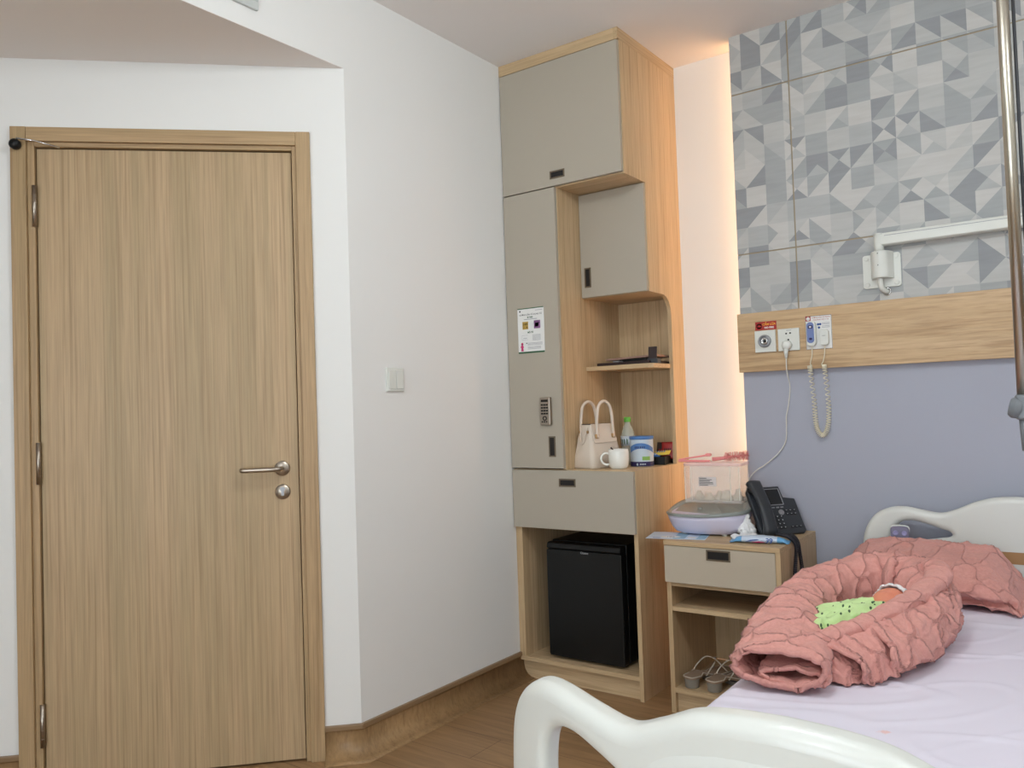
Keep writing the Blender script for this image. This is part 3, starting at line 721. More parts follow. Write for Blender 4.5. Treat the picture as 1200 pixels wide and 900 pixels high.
for s in (-1, 1):
    b = B()
    def fy_(z): return (.025 + (.187 - z) / .077 * .022) if z > .11 else .047
    P_ = [(-.066, .189), (.066, .189), (.074, .120), (.068, .108), (-.068, .108), (-.074, .120)]
    lo = [b.verts.new((x, s * (fy_(z) + .0008), z)) for x, z in P_]; hi = [b.verts.new((x, s * (fy_(z) + .004), z)) for x, z in P_]
    b.faces.new(lo); b.faces.new(hi[::-1])
    for k in range(6): b.faces.new((lo[k], hi[k], hi[(k + 1) % 6], lo[(k + 1) % 6]))
    obj('top_flap', b, M['leather'], t, bevel=.001)
    b = B(); tube(b, cat_rom([(-.052, s * .050, .130), (-.050, s * .047, .175), (-.046, s * .047, .225), (-.033, s * .047, .268), (-.0, s * .046, .286), (.033, s * .047, .268), (.046, s * .047, .225), (.050, s * .047, .175), (.052, s * .050, .130)], 6), .0068, 10)
    obj('handle', b, M['leather'], t)
    for x in (-.052, .052):
        b = B(); box(b, x - .009, x + .009, s * .048 - .006, s * .048 + .006, .128, .146); obj('handle_buckle', b, M['gold'], t, bevel=.002)
b = B(); box(b, -.07, .07, -.022, .022, .1865, .189); obj('dark_opening', b, M['cocoa'], t)
b = B(); tube(b, cat_rom([(-.079, -.018, .178), (-.088, -.014, .14), (-.094, 0, .105), (-.088, .014, .14), (-.079, .018, .178)], 6), .003, 8); obj('side_strap', b, M['leather'], t)
b = B(); lathe(b, [(.004, 0), (.006, .006), (.004, .012)], (-.082, -.022, .150), 12); obj('metal_stud', b, M['gold'], t)
b = B(); lathe(b, [(.004, 0), (.006, .006), (.004, .012)], (-.082, .022, .150), 12); obj('metal_stud', b, M['gold'], t)

t = thing('mug', 'white ceramic mug with dark spoon handle showing at its rim', 'mug', (-1.652, 3.02, CZ))
b = B(); lathe(b, [(0, 0), (.030, 0), (.033, .003), (.040, .012), (.0425, .04), (.0425, .07), (.041, .082), (.0395, .082), (.0405, .07), (.0405, .04), (.037, .012), (0, .006)], seg=40); obj('mug_body', b, M['ceramic'], t)
b = B(); tube(b, cat_rom([(-.036, -.016, .062), (-.052, -.022, .066), (-.066, -.028, .052), (-.066, -.028, .032), (-.052, -.022, .018), (-.036, -.016, .02)], 6), .0048, 12); obj('mug_handle', b, M['ceramic'], t)
t = thing('teaspoon', 'dark spoon handle sticking out of the white ceramic mug', 'spoon', (-1.652, 3.02, CZ))
b = B(); tube(b, [(-.036, .0, .088), (-.020, 0, .074), (.012, 0, .016)], [.0035, .003, .003], 8); lathe(b, [(.001, .0), (.009, .003), (.010, .005), (.001, .006)], (.016, 0, .007), 14); obj('spoon_shaft', b, M['cocoa'], t)

t = thing('milk_tin', 'blue and white printed milk powder tin between mug and sachet tray', 'tin', (-1.617, 3.165, CZ))
b = B(); R_ = .050
lathe(b, [(R_ - .001, 0), (R_, .003), (R_, .022), (R_, .07), (R_, .118), (R_ - .001, .121)], seg=48, mif=lambda i: {0: 0, 1: 1, 2: 2, 3: 2}.get(i, 2)); obj('tin_body', b, [M['silver'], M['milk_navy'], M['milk_white']], t)
b = B(); lathe(b, [(R_ + .0005, .116), (R_ + .002, .118), (R_ + .002, .128), (R_, .130), (0, .130)], seg=48); obj('plastic_lid', b, M['milk_blue'], t)
def wrap(bm, c, R, poly, mi=0):     # polygon of (angle deg, z) wrapped on a cylinder
    vs = [bm.verts.new((c[0] + R * math.cos(math.radians(a)), c[1] + R * math.sin(math.radians(a)), c[2] + z)) for a, z in poly]
    bm.faces.new(vs).material_index = mi
b = B()
c0 = (0, 0, 0)
for k in range(20):          # blue band with curved lower edge facing the camera
    a = -135 + k * 7; f = lambda k_: .058 + .020 * math.sin(PI * k_ / 20)
    wrap(b, c0, R_ + .0004, [(a, f(k)), (a + 7, f(k + 1)), (a + 7, f(k + 1) + .026 - .006 * (k / 20)), (a, f(k) + .026 - .006 * (k / 20))])
for k in range(8): wrap(b, c0, R_ + .0005, [(-62 + k * 5, .028), (-57 + k * 5, .028), (-57 + k * 5, .044), (-62 + k * 5, .044)], 1)
o = obj('printed_label', b, [M['milk_blue'], M['milk_green']], t); s_ = o.modifiers.new('s', 'SOLIDIFY'); s_.thickness = .0003
b = B()
for k, (a, w) in enumerate(((-98, 5), (-89, 6), (-79, 4), (-71, 6), (-61, 5), (-52, 4))): wrap(b, c0, R_ + .0009, [(a, .078), (a + w, .079), (a + w, .088), (a, .087)])
wrap(b, c0, R_ + .0009, [(-90, .006), (-84, .006), (-82, .012), (-87, .017), (-92, .012)], 1)
for k in range(5): wrap(b, c0, R_ + .0009, [(-74 + k * 6, .009), (-70 + k * 6, .009), (-70 + k * 6, .014), (-74 + k * 6, .014)], 1)
o = obj('label_lettering', b, [M['milk_navy'], M['milk_white']], t)

t = thing('water_bottle', 'clear plastic water bottle with green cap behind the printed tin', 'bottle', (-1.724, 3.245, CZ))
b = B(); lathe(b, [(.026, 0), (.031, .004), (.032, .03), (.030, .035), (.032, .04), (.032, .12), (.031, .135), (.024, .160), (.014, .180), (.0125, .190), (.0125, .196)], seg=32); obj('bottle_body', b, M['clear_b'], t)
b = B(); lathe(b, [(.0325, .085), (.0325, .128)], seg=32); lb = obj('paper_label', b, [M['milk_white']], t)
b = B(); 
for a in (-140, -118, -96, -74): wrap(b, c0, .033, [(a, .092), (a + 9, .092), (a + 9, .112), (a, .118)])
obj('label_print', b, M['green_ink'], lb)
b = B(); lathe(b, [(.0148, .190), (.0152, .192), (.0152, .209), (.013, .212), (0, .212)], seg=24); obj('screw_cap', b, M['capgreen'], t)

t = thing('sachet_tray', 'black open tray of sachets at the right end of the cabinet counter', 'tray', (-1.596, 3.30, CZ), (0, 0, math.radians(8)))
b = B(); w, dd = .080, .130
for a in ((-w / 2, w / 2, -dd / 2, dd / 2, 0, .004), (-w / 2, w / 2, -dd / 2, -dd / 2 + .004, 0, .036), (-w / 2, w / 2, dd / 2 - .004, dd / 2, 0, .050), (-w / 2, -w / 2 + .004, -dd / 2, dd / 2, 0, .036), (w / 2 - .004, w / 2, -dd / 2, dd / 2, 0, .036)): box(b, *a)
obj('tray_box', b, M['black'], t, bevel=.001)
def packet(name, label, m, m2, loc, rot, w, h, group=None):
    o = thing(name, label, 'sachet', loc, rot, group)
    b = B(); nx, ny = 8, 10
    V = {}
    for s in (-1, 1):
        for i in range(nx + 1):
            for j in range(ny + 1):
                u, v = i / nx, j / ny
                V[s, i, j] = b.verts.new(((u - .5) * w, (v - .5) * h, s * .006 * (math.sin(PI * u) * math.sin(PI * v)) ** .6 + s * .0004))
        for i in range(nx):
            for j in range(ny): b.faces.new((V[s, i, j], V[s, i + 1, j], V[s, i + 1, j + 1], V[s, i, j + 1])).smooth = True
    for i in range(nx):
        for j in (0, ny): b.faces.new((V[-1, i, j], V[-1, i + 1, j], V[1, i + 1, j], V[1, i, j]))
    for j in range(ny):
        for i in (0, nx): b.faces.new((V[-1, i, j], V[-1, i, j + 1], V[1, i, j + 1], V[1, i, j]))
    obj('foil_pouch', b, m, o)
    b = B()
    for k in range(4): box(b, -w * .28 + k * w * .14, -w * .20 + k * w * .14, -.006, .008, .0062, .0068)
    obj('pouch_print', b, m2, o)
    return o
packet('coffee_sachet', 'red and black sachet standing upright at the back of the black tray', M['red_pkt'], M['black'], (-1.572, 3.335, CZ + .058), (math.radians(78), 0, math.radians(12)), .062, .075)
packet('coffee_sachet', 'black-topped red sachet leaning behind the yellow one in the tray', M['cocoa'], M['red_pkt'], (-1.606, 3.345, CZ + .054), (math.radians(74), 0, math.radians(4)), .055, .080)
packet('coffee_sachet', 'blue sachet lying at the front left edge of the black tray', M['blue_pkt'], M['milk_white'], (-1.612, 3.262, CZ + .040), (math.radians(24), math.radians(8), math.radians(16)), .062, .045)
packet('coffee_sachet', 'yellow sachet lying across the middle of the black tray', M['yel_pkt'], M['blue_pkt'], (-1.584, 3.290, CZ + .049), (math.radians(20), math.radians(-4), math.radians(12)), .076, .045)

# things on the niche shelf
SZ = 1.3622
b = B(); box(b, -1.815, -1.56, 3.150, 3.40, SZ, SZ + .014); tag(obj('black_folder', b, M['cocoa'], bevel=.002), 'dark brown flat leather folder lying along the niche shelf', 'folder')
b = B(); box(b, -.12, .12, -.085, .085, 0, .009); o = obj('notebook', b, M['pinkbrown'], bevel=.002, loc=(-1.680, 3.285, SZ + .0285), rotz=.1); o.rotation_euler = (0, math.radians(-2), .1)
tag(o, 'slim pinkish-brown notebook lying on the dark folder in the niche', 'notebook')
b = B(); box(b, -1.735, -1.60, 3.21, 3.35, SZ + .0145, SZ + .0275); tag(obj('black_case', b, M['black'], bevel=.002), 'thin black case under the pinkish-brown notebook on the niche shelf', 'case')
b = B(); box(b, -1.742, -1.712, 3.165, 3.205, SZ + .0147, SZ + .021); tag(obj('silver_tag', b, M['silver'], bevel=.001), 'small bright silver tag at the left end of the notebook on shelf', 'tag')
t = thing('card_holder', 'small upright dark brown card holder at the right of the niche shelf', 'card holder', (-1.553, 3.19, SZ + .0), (0, 0, .1))
b = B(); box(b, -.026, .022, -.02, .02, 0, .022); obj('holder_base', b, M['grey_dk'], t, bevel=.002)
b = B(); prism(b, [(.0, .022), (.006, .022), (.014, .074), (.008, .074)], -.028, .010, 'x'); obj('holder_back', b, M['cocoa'], t, bevel=.001)

# ------------------------------------------------------------------ nightstand
NX0, NX1, NY, NB, NT = -1.392, -.943, 2.874, 3.316, .662
t = thing('bedside_cabinet', 'oak bedside cabinet with beige drawer and two open shelves below', 'bedside cabinet')
b = B(); box(b, NX0, NX0 + .018, NY + .019, NB, 0, .644); obj('side_panel', b, M['oak_z'], t)
b = B(); box(b, NX1 - .018, NX1, NY + .001, NB, 0, .644); obj('side_panel', b, M['oak_z'], t)
b = B(); box(b, NX0 + .018, NX1 - .018, NB - .01, NB, .1, .644); obj('back_panel', b, M['oak_z'], t)
b = B(); box(b, NX0, NX1, NY, NB, .644, NT); obj('top_board', b, M['oak_x'], t, bevel=.001)
b = B(); box(b, NX0 + .018, NX1 - .018, NY + .022, NB - .01, .390, .408); obj('shelf', b, M['oak_x'], t)
b = B(); box(b, NX0 + .018, NX1 - .018, NY + .019, NB - .01, .078, .096); obj('bottom_board', b, M['oak_x'], t)
b = B(); box(b, NX0 + .018, NX1 - .018, NY + .04, NY + .058, 0, .078); obj('plinth', b, M['oak_x'], t)
b = B(); box(b, NX0 + .018, NX1 - .018, NY + .022, NB - .01, .485, .500); obj('drawer_floor', b, M['oak_x'], t)
b = B(); box(b, NX0 + .002, NX1 - .019, NY, NY + .018, .503, .642); dr = obj('drawer', b, M['beige'], t, bevel=.0008); pull(dr, -1.219, -1.126, NY, .598, .638)

# sandals
def sandal(label, x, y, rz):
    s = thing('sandal', label, 'sandal', (x, y, .0965), (0, 0, rz), 'pair of sandals in the bedside cabinet')
    out = [(.026, 0), (.030, .04), (.028, .09), (.034, .15), (.040, .19), (.034, .225), (.012, .245), (-.014, .240), (-.034, .215), (-.038, .17), (-.030, .11), (-.028, .05), (-.026, 0), (-.016, -.016), (.016, -.016)]
    out = cat_rom(out, 4, True)
    hgt = lambda v: .034 if v < .04 else (.034 * (1 - min(1, (v - .04) / .1)) + .010)
    b = B(); A = [b.verts.new((u, v, max(.014, hgt(v)) + .010)) for u, v in out]; D = [b.verts.new((u, v, max(.014, hgt(v)))) for u, v in out]
    b.faces.new(A); b.faces.new(D[::-1])
    for k in range(len(out)): b.faces.new((A[k], D[k], D[(k + 1) % len(out)], A[(k + 1) % len(out)]))
    obj('insole', b, [M['insole']], s, bevel=.002)
    b = B(); tube(b, [(u * 1.02, v, max(.014, hgt(v)) + .009) for u, v in out], .0022, 6, closed=True); obj('edge_piping', b, M['strap'], s)
    b = B(); lathe(b, [(.024, 0), (.026, .002), (.028, .030), (.027, .034)], (0, .010, 0), 24, sy=1.05)
    prism(b, [(u * .92, v * .98) for u, v in out if v > .1], 0, .015, 'z'); obj('sole_and_heel', b, M['sandal'], s, bevel=.001)
    b = B(); tube(b, cat_rom([(-.028, .05, .038), (-.030, .08, .062), (-.020, .125, .085), (.0, .155, .075), (.022, .175, .045), (.034, .19, .022)], 6), .0026, 8)
    tube(b, cat_rom([(.029, .06, .036), (.026, .10, .058), (.012, .14, .066), (-.012, .17, .05), (-.034, .19, .022)], 6), .0026, 8); obj('strap', b, M['strap'], s)
    b = B(); lathe(b, [(.006, 0), (.006, .003), (0, .004)], (.0, .158, .076), 14); obj('buckle', b, M['silver'], s)
sandal('grey sandal with thin straps nearer the left side inside the bedside cabinet', -1.325, 2.925, math.radians(-14))
sandal('grey sandal with thin straps nearer the bed inside the bedside cabinet', -1.235, 2.925, math.radians(-16))

# leaflet under the steriliser
t = thing('leaflet', 'pale blue printed leaflet sticking out under the steriliser', 'leaflet', (-1.368, 2.985, NT + .0003), (0, 0, math.radians(14)))
b = B(); box(b, -.125, .105, -.075, .09, 0, .0012, 0); box(b, -.02, .025, -.072, .085, .0012, .0015, 1); box(b, .07, .102, -.072, .085, .0012, .0015, 1)
box(b, .034, .064, -.055, -.02, .0012, .0015, 2); box(b, -.10, -.07, -.06, -.052, .0012, .0015, 3)
obj('leaflet_sheet', b, [M['wipe_pale'], M['bro_blue'], M['paper'], M['blue_ink']], t)
b = B(); lathe(b, [(.030, .0016), (.026, .0017), (0, .0017)], (-.035, -.03, 0), 24, sx=1.3, sy=.8); obj('printed_badge', b, M['paper'], t)
text('badge_text', '100', .022, M['blue_ink'], t, (-.035, -.038, .0018), rot=(0, 0, 0))

# steriliser
t = thing('bottle_steriliser', 'grey and lavender baby bottle steriliser with clear box and pink lid', 'steriliser', (-1.303, 3.125, NT), (0, 0, math.radians(4)))
def sring(z, a, bb, dz=0, n=56, ex=2.6):
    out = []
    for k in range(n):
        th = 2 * PI * k / n; c_, s_ = math.cos(th), math.sin(th)
        x = a * math.copysign(abs(c_) ** (2 / ex), c_); y = bb * math.copysign(abs(s_) ** (2 / ex), s_)
        out.append((x, y, z + dz * max(0, (y / bb + .2)) ** 1.3 + dz * .35 * max(0, x / a)))
    return out
b = B(); loft(b, [sring(.006, .120, .095), sring(.010, .132, .108), sring(.030, .148, .122), sring(.060, .160, .134, .010), sring(.078, .165, .138, .026)]); obj('lower_tub', b, M['lav_pl'], t)
for x, y in ((-.08, -.07), (.08, -.07), (-.08, .07), (.08, .07)):
    b = B(); lathe(b, [(.010, -.0002), (.011, .008)], (x, y, 0), 12); obj('foot', b, M['white_pl'], t)
b = B(); loft(b, [sring(.076, .166, .141, .026), sring(.083, .169, .143, .032), sring(.088, .165, .140, .036), sring(.084, .152, .127, .036), sring(.078, .146, .120, .034)], cap0=False); obj('grey_rim_tray', b, M['grey_tub'], t)
b = B(); lathe(b, [(.010, .100), (.009, .104), (0, .105)], (-.02, -.055, 0), 14); obj('rim_knob', b, M['grey_tub'], t)
# clear box
bx, by, bw, bd, bz0, bz1 = .018, .050, .232, .120, .120, .268
b = B()
for a in ((bx - bw / 2, bx + bw / 2, by - bd / 2, by - bd / 2 + .002), (bx - bw / 2, bx + bw / 2, by + bd / 2 - .002, by + bd / 2), (bx - bw / 2, bx - bw / 2 + .002, by - bd / 2 + .002, by + bd / 2 - .002), (bx + bw / 2 - .002, bx + bw / 2, by - bd / 2 + .002, by + bd / 2 - .002)): box(b, *a, bz0, bz1)
cb = obj('clear_box', b, M['clear'], t)
b = B(); prism(b, rbox2d(bw + .008, bd + .008, .014, cx=bx, cy=by), bz1, bz1 + .012, 'z'); obj('pink_lid', b, M['pink_lid'], t, bevel=.002)
b = B(); yl = by - bd / 2 - .0006; box(b, bx - .055, bx + .018, yl, yl + .0006, .186, .224)
for k, w in enumerate((.03, .052, .044, .056, .058, .036)): box(b, bx - .052, bx - .052 + w, yl - .0004, yl, .217 - k * .0055, .2195 - k * .0055, 1)
obj('box_label', b, [mat('label_grey', (214, 206, 204), .6), M['ink']], cb)
b = B()
for x in (-.112, -.085, .075, .110): box(b, bx + x - .001, bx + x + .001, by - bd / 2 - .0012, by - bd / 2 - .0002, bz0 + .01, bz1 - .005)
obj('moulded_rib', b, M['white_pl'], cb)
for i, (x, y, r, h, z) in enumerate(((-.055, .045, .022, .036, .126), (-.012, .035, .025, .032, .126), (.028, .05, .018, .038, .126), (.062, .035, .027, .042, .126), (.105, .05, .020, .046, .126))):
    o = thing('bottle_part', ['clear ring at the left inside the clear steriliser box', 'clear dome second from left inside the steriliser box', 'slim clear valve in the middle of the steriliser box', 'wide clear collar right of middle inside the steriliser box', 'clear teat cap at the right inside the steriliser box'][i], 'bottle part')
    o.location = t.matrix_basis @ Vector((x, y, z)) if False else (Matrix.Translation((-1.303, 3.125, NT)) @ Matrix.Rotation(math.radians(4), 4, 'Z') @ Vector((x, y, z)))
    b = B(); lathe(b, [(r, 0), (r, h * .35), (r * .8, h * .45), (r * .55, h * .75), (r * .4, h), (r * .3, h), (r * .45, h * .7), (r * .7, h * .42), (r * .9, 0)], seg=20); obj('clear_collar', b, M['clear_it'], o)
    b = B(); tube(b, [(r * .93 * math.cos(a), r * .93 * math.sin(a), .004) for a in [2 * PI * k / 20 for k in range(20)]], .0022, 6, closed=True); obj('collar_rim', b, M['clear_it'], o)
# brushes on lid
lidz = NT + bz1 + .0125
def steri(x, y, z): return Matrix.Translation((-1.303, 3.125, NT)) @ Matrix.Rotation(math.radians(4), 4, 'Z') @ Vector((x, y, z))
t = thing('bottle_tongs', 'pink plastic bottle tongs lying on the left of the steriliser lid', 'tongs', steri(-.06, .04, bz1 + .0125), (0, 0, math.radians(8)))
b = B(); prism(b, [(-.075, .0), (.055, .0), (.055, .007), (-.075, .009)], -.009, .009, 'y'); prism(b, [(-.075, .009), (-.07, .013), (.055, .033), (.055, .025), (-.07, .007)], -.009, .009, 'y'); obj('tong_arms', b, M['pink_pl'], t, bevel=.002)
b = B(); prism(b, rbox2d(.022, .012, .005, cx=.05, cy=.029), -.012, .012, 'y'); obj('tong_tip', b, M['pink_pl'], t, bevel=.002)
t = thing('bottle_brush', 'pink bristle bottle brush lying on the right of the steriliser lid', 'brush', steri(.075, .035, bz1 + .0125), (0, 0, math.radians(6)))
b = B(); tube(b, [(-.065, 0, .012), (-.02, 0, .016), (.01, 0, .022), (.07, 0, .027)], [.008, .007, .004, .003], 10); obj('brush_handle', b, M['pink_pl'], t)
b = B(); rnd = random.Random(2)
for k in range(420):
    u = rnd.random(); a = rnd.random() * 2 * PI; p = Vector((-.015 + .095 * u, 0, .021 + .006 * u)); ln = .019 * (1 if u < .8 else 1.1)
    dv = Vector((rnd.uniform(-.15, .3), math.cos(a), math.sin(a))).normalized(); e = p + dv * ln
    e.z = max(e.z, .001); tube(b, [p, e], [.0007, .0005], 3, cap=False)
o = obj('bristles', b, M['pink_pl'], t); o['kind'] = 'stuff'

# crumpled tissue figure / tissue pack + wipes
t = thing('tissue_pile', 'crumpled white tissue standing upright between the steriliser and desk phone', 'tissue', (-1.148, 3.10, NT))
b = B(); bmesh.ops.create_icosphere(b, subdivisions=5, radius=1)
for v in b.verts:
    p = v.co.copy(); hgt = (p.z + 1) / 2
    w = .038 * (1 - .55 * hgt) + .006 * math.sin(7 * hgt)
    nn = noise.noise(p * 3.1) * .35 + abs(noise.noise(p * 6.5)) * .45
    v.co = Vector((p.x * w * (1 + nn), p.y * w * (1 + nn), .001 + hgt * .086 * (1 + .12 * noise.noise(p * 2.2)) + .010 * noise.noise(p * 7) * hgt))
    v.co.z = max(v.co.z, .0008)
    k = abs(noise.noise(p * 11 + Vector((3, 1, 2)))); v.co *= 1 - .12 * k
    v.co.z = max(v.co.z, .0008)
obj('crumpled_sheet', b, M['tissue'], t, smooth=True)
def slab(name, fn, nu, nv, m, parent, thick=.0015, mfn=None):
    b = B(); V = [[b.verts.new(fn(i / nu, j / nv)) for j in range(nv + 1)] for i in range(nu + 1)]
    for i in range(nu):
        for j in range(nv):
            f = b.faces.new((V[i][j], V[i + 1][j], V[i + 1][j + 1], V[i][j + 1])); f.smooth = True
            if mfn: f.material_index = mfn((i + .5) / nu, (j + .5) / nv)
    o = obj(name, b, m, parent, smooth=True)
    s = o.modifiers.new('s', 'SOLIDIFY'); s.thickness = thick
    return o
t = thing('wipes_packet', 'blue and white wipes packet with a 99 on its side at the front edge', 'wipes packet', (-1.045, 2.965, NT + .001), (0, 0, math.radians(12)))
b = B(); RR = []
for k in range(21):
    u = k / 20; x = -.105 + .21 * u; e = max(.12, (math.sin(PI * min(1, max(0, u * 1.0))) ** .35)); w = .034 * (e if 0 < u < 1 else .5); h = .013 * e
    if u < .06 or u > .94: h = .003; w = .034
    RR.append([(x, w * math.cos(a) * (1 + .03 * math.sin(9 * u + a)), h + .0005 + h * math.sin(a) + .0015 * noise.noise(Vector((x * 60, a, 0)))) for a in [2 * PI * i / 18 for i in range(18)]])
loft(b, RR)
for f in b.faces:
    c_ = f.calc_center_median(); f.material_index = 1 if (-.06 < c_.x < .062) else 0
pk = obj('film_packet', b, [M['wipe_blue'], M['wipe_pale']], t)
text('packet_text', '99', .026, M['blue_ink'], t, (.036, -.0365, .004), rot=(math.radians(66), 0, 0), ext=.001, bold=.0005)
b = B(); prism(b, [(-.050, .006), (-.03, .014), (-.005, .017), (.018, .010), (.005, .013), (-.02, .011)], -.0345, -.0315, 'y'); obj('brand_swoosh', b, M['blue_ink'], t)
b = B(); prism(b, [(-.025, .005), (-.0, .009), (.022, .007), (.0, .005)], -.035, -.0318, 'y'); obj('brand_swoosh', b, M['pink_ink'], t)
t2 = thing('loose_tissue', 'flat white tissue sheet lying behind the blue wipes packet', 'tissue', (-1.125, 3.03, NT + .001), (0, 0, math.radians(30)))
slab('tissue_sheet', lambda u, v: ((u - .5) * .10, (v - .5) * .085, .004 + .012 * abs(noise.noise(Vector((u * 3, v * 3, 5)))) + .010 * u * v), 24, 24, M['tissue'], t2)

# desk phone
FN = math.radians(50)     # direction of the bottom edge
t = thing('desk_phone', 'charcoal desk phone with grey screen tilted on its stand beside the wipes', 'telephone', (-1.075, 3.085, NT), (0, 0, FN))
# local: +x along the lower edge, -y towards the user; face tilted back about x
TL = math.radians(57)
FM = Matrix.Translation((0, 0, .006)) @ Matrix.Rotation(TL, 4, 'X') @ Matrix.Scale(1.06, 4)
Wp, Hp = .185, .195
b = B(); prism(b, [(0.0, .004), (.01, 0), (Wp - .012, 0), (Wp, .010), (Wp, Hp * .72), (Wp - .045, Hp * .76), (Wp - .048, Hp), (.012, Hp), (0, Hp - .012)], -.020, 0, 'z'); obj('phone_body', b, M['phone'], t, bevel=.004, seg=3, matrix=FM)
b = B(); prism(b, rbox2d(.078, .068, .003, cx=.092, cy=.150), 0, .002, 'z'); o = obj('screen_bezel', b, M['silver'], t, matrix=FM)
b = B(); prism(b, rbox2d(.071, .062, .002, cx=.0905, cy=.150), .002, .0032, 'z'); obj('screen', b, M['screen'], t, matrix=FM)
b = B()
for k in range(4): box(b, .058 + k * .018, .070 + k * .018, .104, .109, 0, .003)
obj('soft_keys', b, M['silver'], t, matrix=FM, bevel=.001)
b = B()
for r_ in range(4):
    for c_ in range(3): prism(b, rbox2d(.0125, .009, .003, cx=.068 + c_ * .0165, cy=.026 + r_ * .0145), 0, .003, 'z')
ks = obj('keypad', b, M['phone_blk'], t, matrix=FM, bevel=.001)
b = B()
for r_ in range(4):
    for c_ in range(3): box(b, .066 + c_ * .0165, .070 + c_ * .0165, .0245 + r_ * .0145, .028 + r_ * .0145, .003, .0034)
obj('key_digits', b, M['keyw'], t, matrix=FM)
b = B()
for r_ in range(2):
    for c_ in range(3): prism(b, rbox2d(.012, .009, .003, cx=.130 + c_ * .0165, cy=.078 + r_ * .014), 0, .003, 'z')
for c_ in range(3): prism(b, rbox2d(.012, .008, .003, cx=.132 + c_ * .0165, cy=.026), 0, .003, 'z')
obj('function_keys', b, M['phone_blk'], t, matrix=FM, bevel=.001)
b = B()
for r_ in range(2):
    for c_ in range(3): box(b, .1275 + c_ * .0165, .1325 + c_ * .0165, .0775 + r_ * .014, .0795 + r_ * .014, .003, .0034)
for c_ in range(3): box(b, .130 + c_ * .0165, .134 + c_ * .0165, .0255, .0275, .003, .0034)
obj('key_symbols', b, M['keyw'], t, matrix=FM)
b = B(); lathe(b, [(.011, 0), (.011, .0025), (.006, .003), (0, .002)], (.108, .086, 0), 20); obj('navigation_pad', b, M['silver'], t, matrix=FM)
# handset cradle on the left + handset
b = B(); hs = []
for k in range(25):
    u = k / 24; y = -.012 + .222 * u; zc = .020 + .026 * math.sin(PI * u) ** .8
    w = .024 + .006 * abs(2 * u - 1) ** 3; th = .011 + .010 * abs(2 * u - 1) ** 2.5
    if k in (0, 24): w *= .6; th *= .5
    hs.append([(.020 + w * math.copysign(abs(math.cos(a)) ** .75, math.cos(a)), y, zc + th * math.copysign(abs(math.sin(a)) ** .75, math.sin(a))) for a in [2 * PI * i / 20 for i in range(20)]])
loft(b, hs); obj('handset', b, M['phone'], t, matrix=FM)
b = B()
for y in (.010, .182):
    lathe(b, [(.019, 0), (.019, .012), (.016, .014)], (.020, y, 0), 20)
obj('handset_cups', b, M['phone_blk'], t, matrix=FM)
b = B(); prism(b, [(.02, .0), (.105, .0), (.125, .010), (.11, .112), (.095, .118), (.03, .022)], .04, .15, 'x'); obj('stand', b, M['phone_blk'], t, bevel=.003)
b = B(); box(b, -.022, .02, .0, .10, 0, .012); obj('stand_foot', b, M['phone_blk'], t, bevel=.003)
# cord of the phone hanging over the side of the cabinet (world coordinates through the inverse matrix)
inv = (Matrix.Translation((-1.075, 3.085, NT)) @ Matrix.Rotation(FN, 4, 'Z')).inverted()
cc = [(-1.035, 3.105, NT + .014), (-.985, 3.045, NT + .020), (-.952, 3.02, NT + .016), (-.927, 3.01, NT - .01), (-.925, 2.99, NT - .06), (-.925, 2.975, NT - .105), (-.925, 2.985, NT - .142), (-.925, 3.02, NT - .155), (-.925, 3.055, NT - .14), (-.925, 3.06, NT - .10), (-.925, 3.04, NT - .04), (-.929, 3.035, NT + .0), (-.950, 3.05, NT + .018), (-.985, 3.09, NT + .012)]
cl = [Vector(p) for p in cat_rom(cc, 26)]; hel = []
for i in range(len(cl) - 1):
    for sub in range(3):
        p = cl[i].lerp(cl[i + 1], sub / 3); tn = (cl[i + 1] - cl[max(i - 1, 0)]).normalized(); s1 = tn.cross(Vector((1, .2, .1))).normalized(); s2 = tn.cross(s1)
        a = 2 * PI * 120 * (i + sub / 3) / len(cl)
        hel.append(inv @ (p + (s1 * math.cos(a) + s2 * math.sin(a)) * .0055))
b = B(); tube(b, hel, .0024, 5); obj('coiled_cord', b, mat('phone_cord', (38, 36, 44), .45), t)

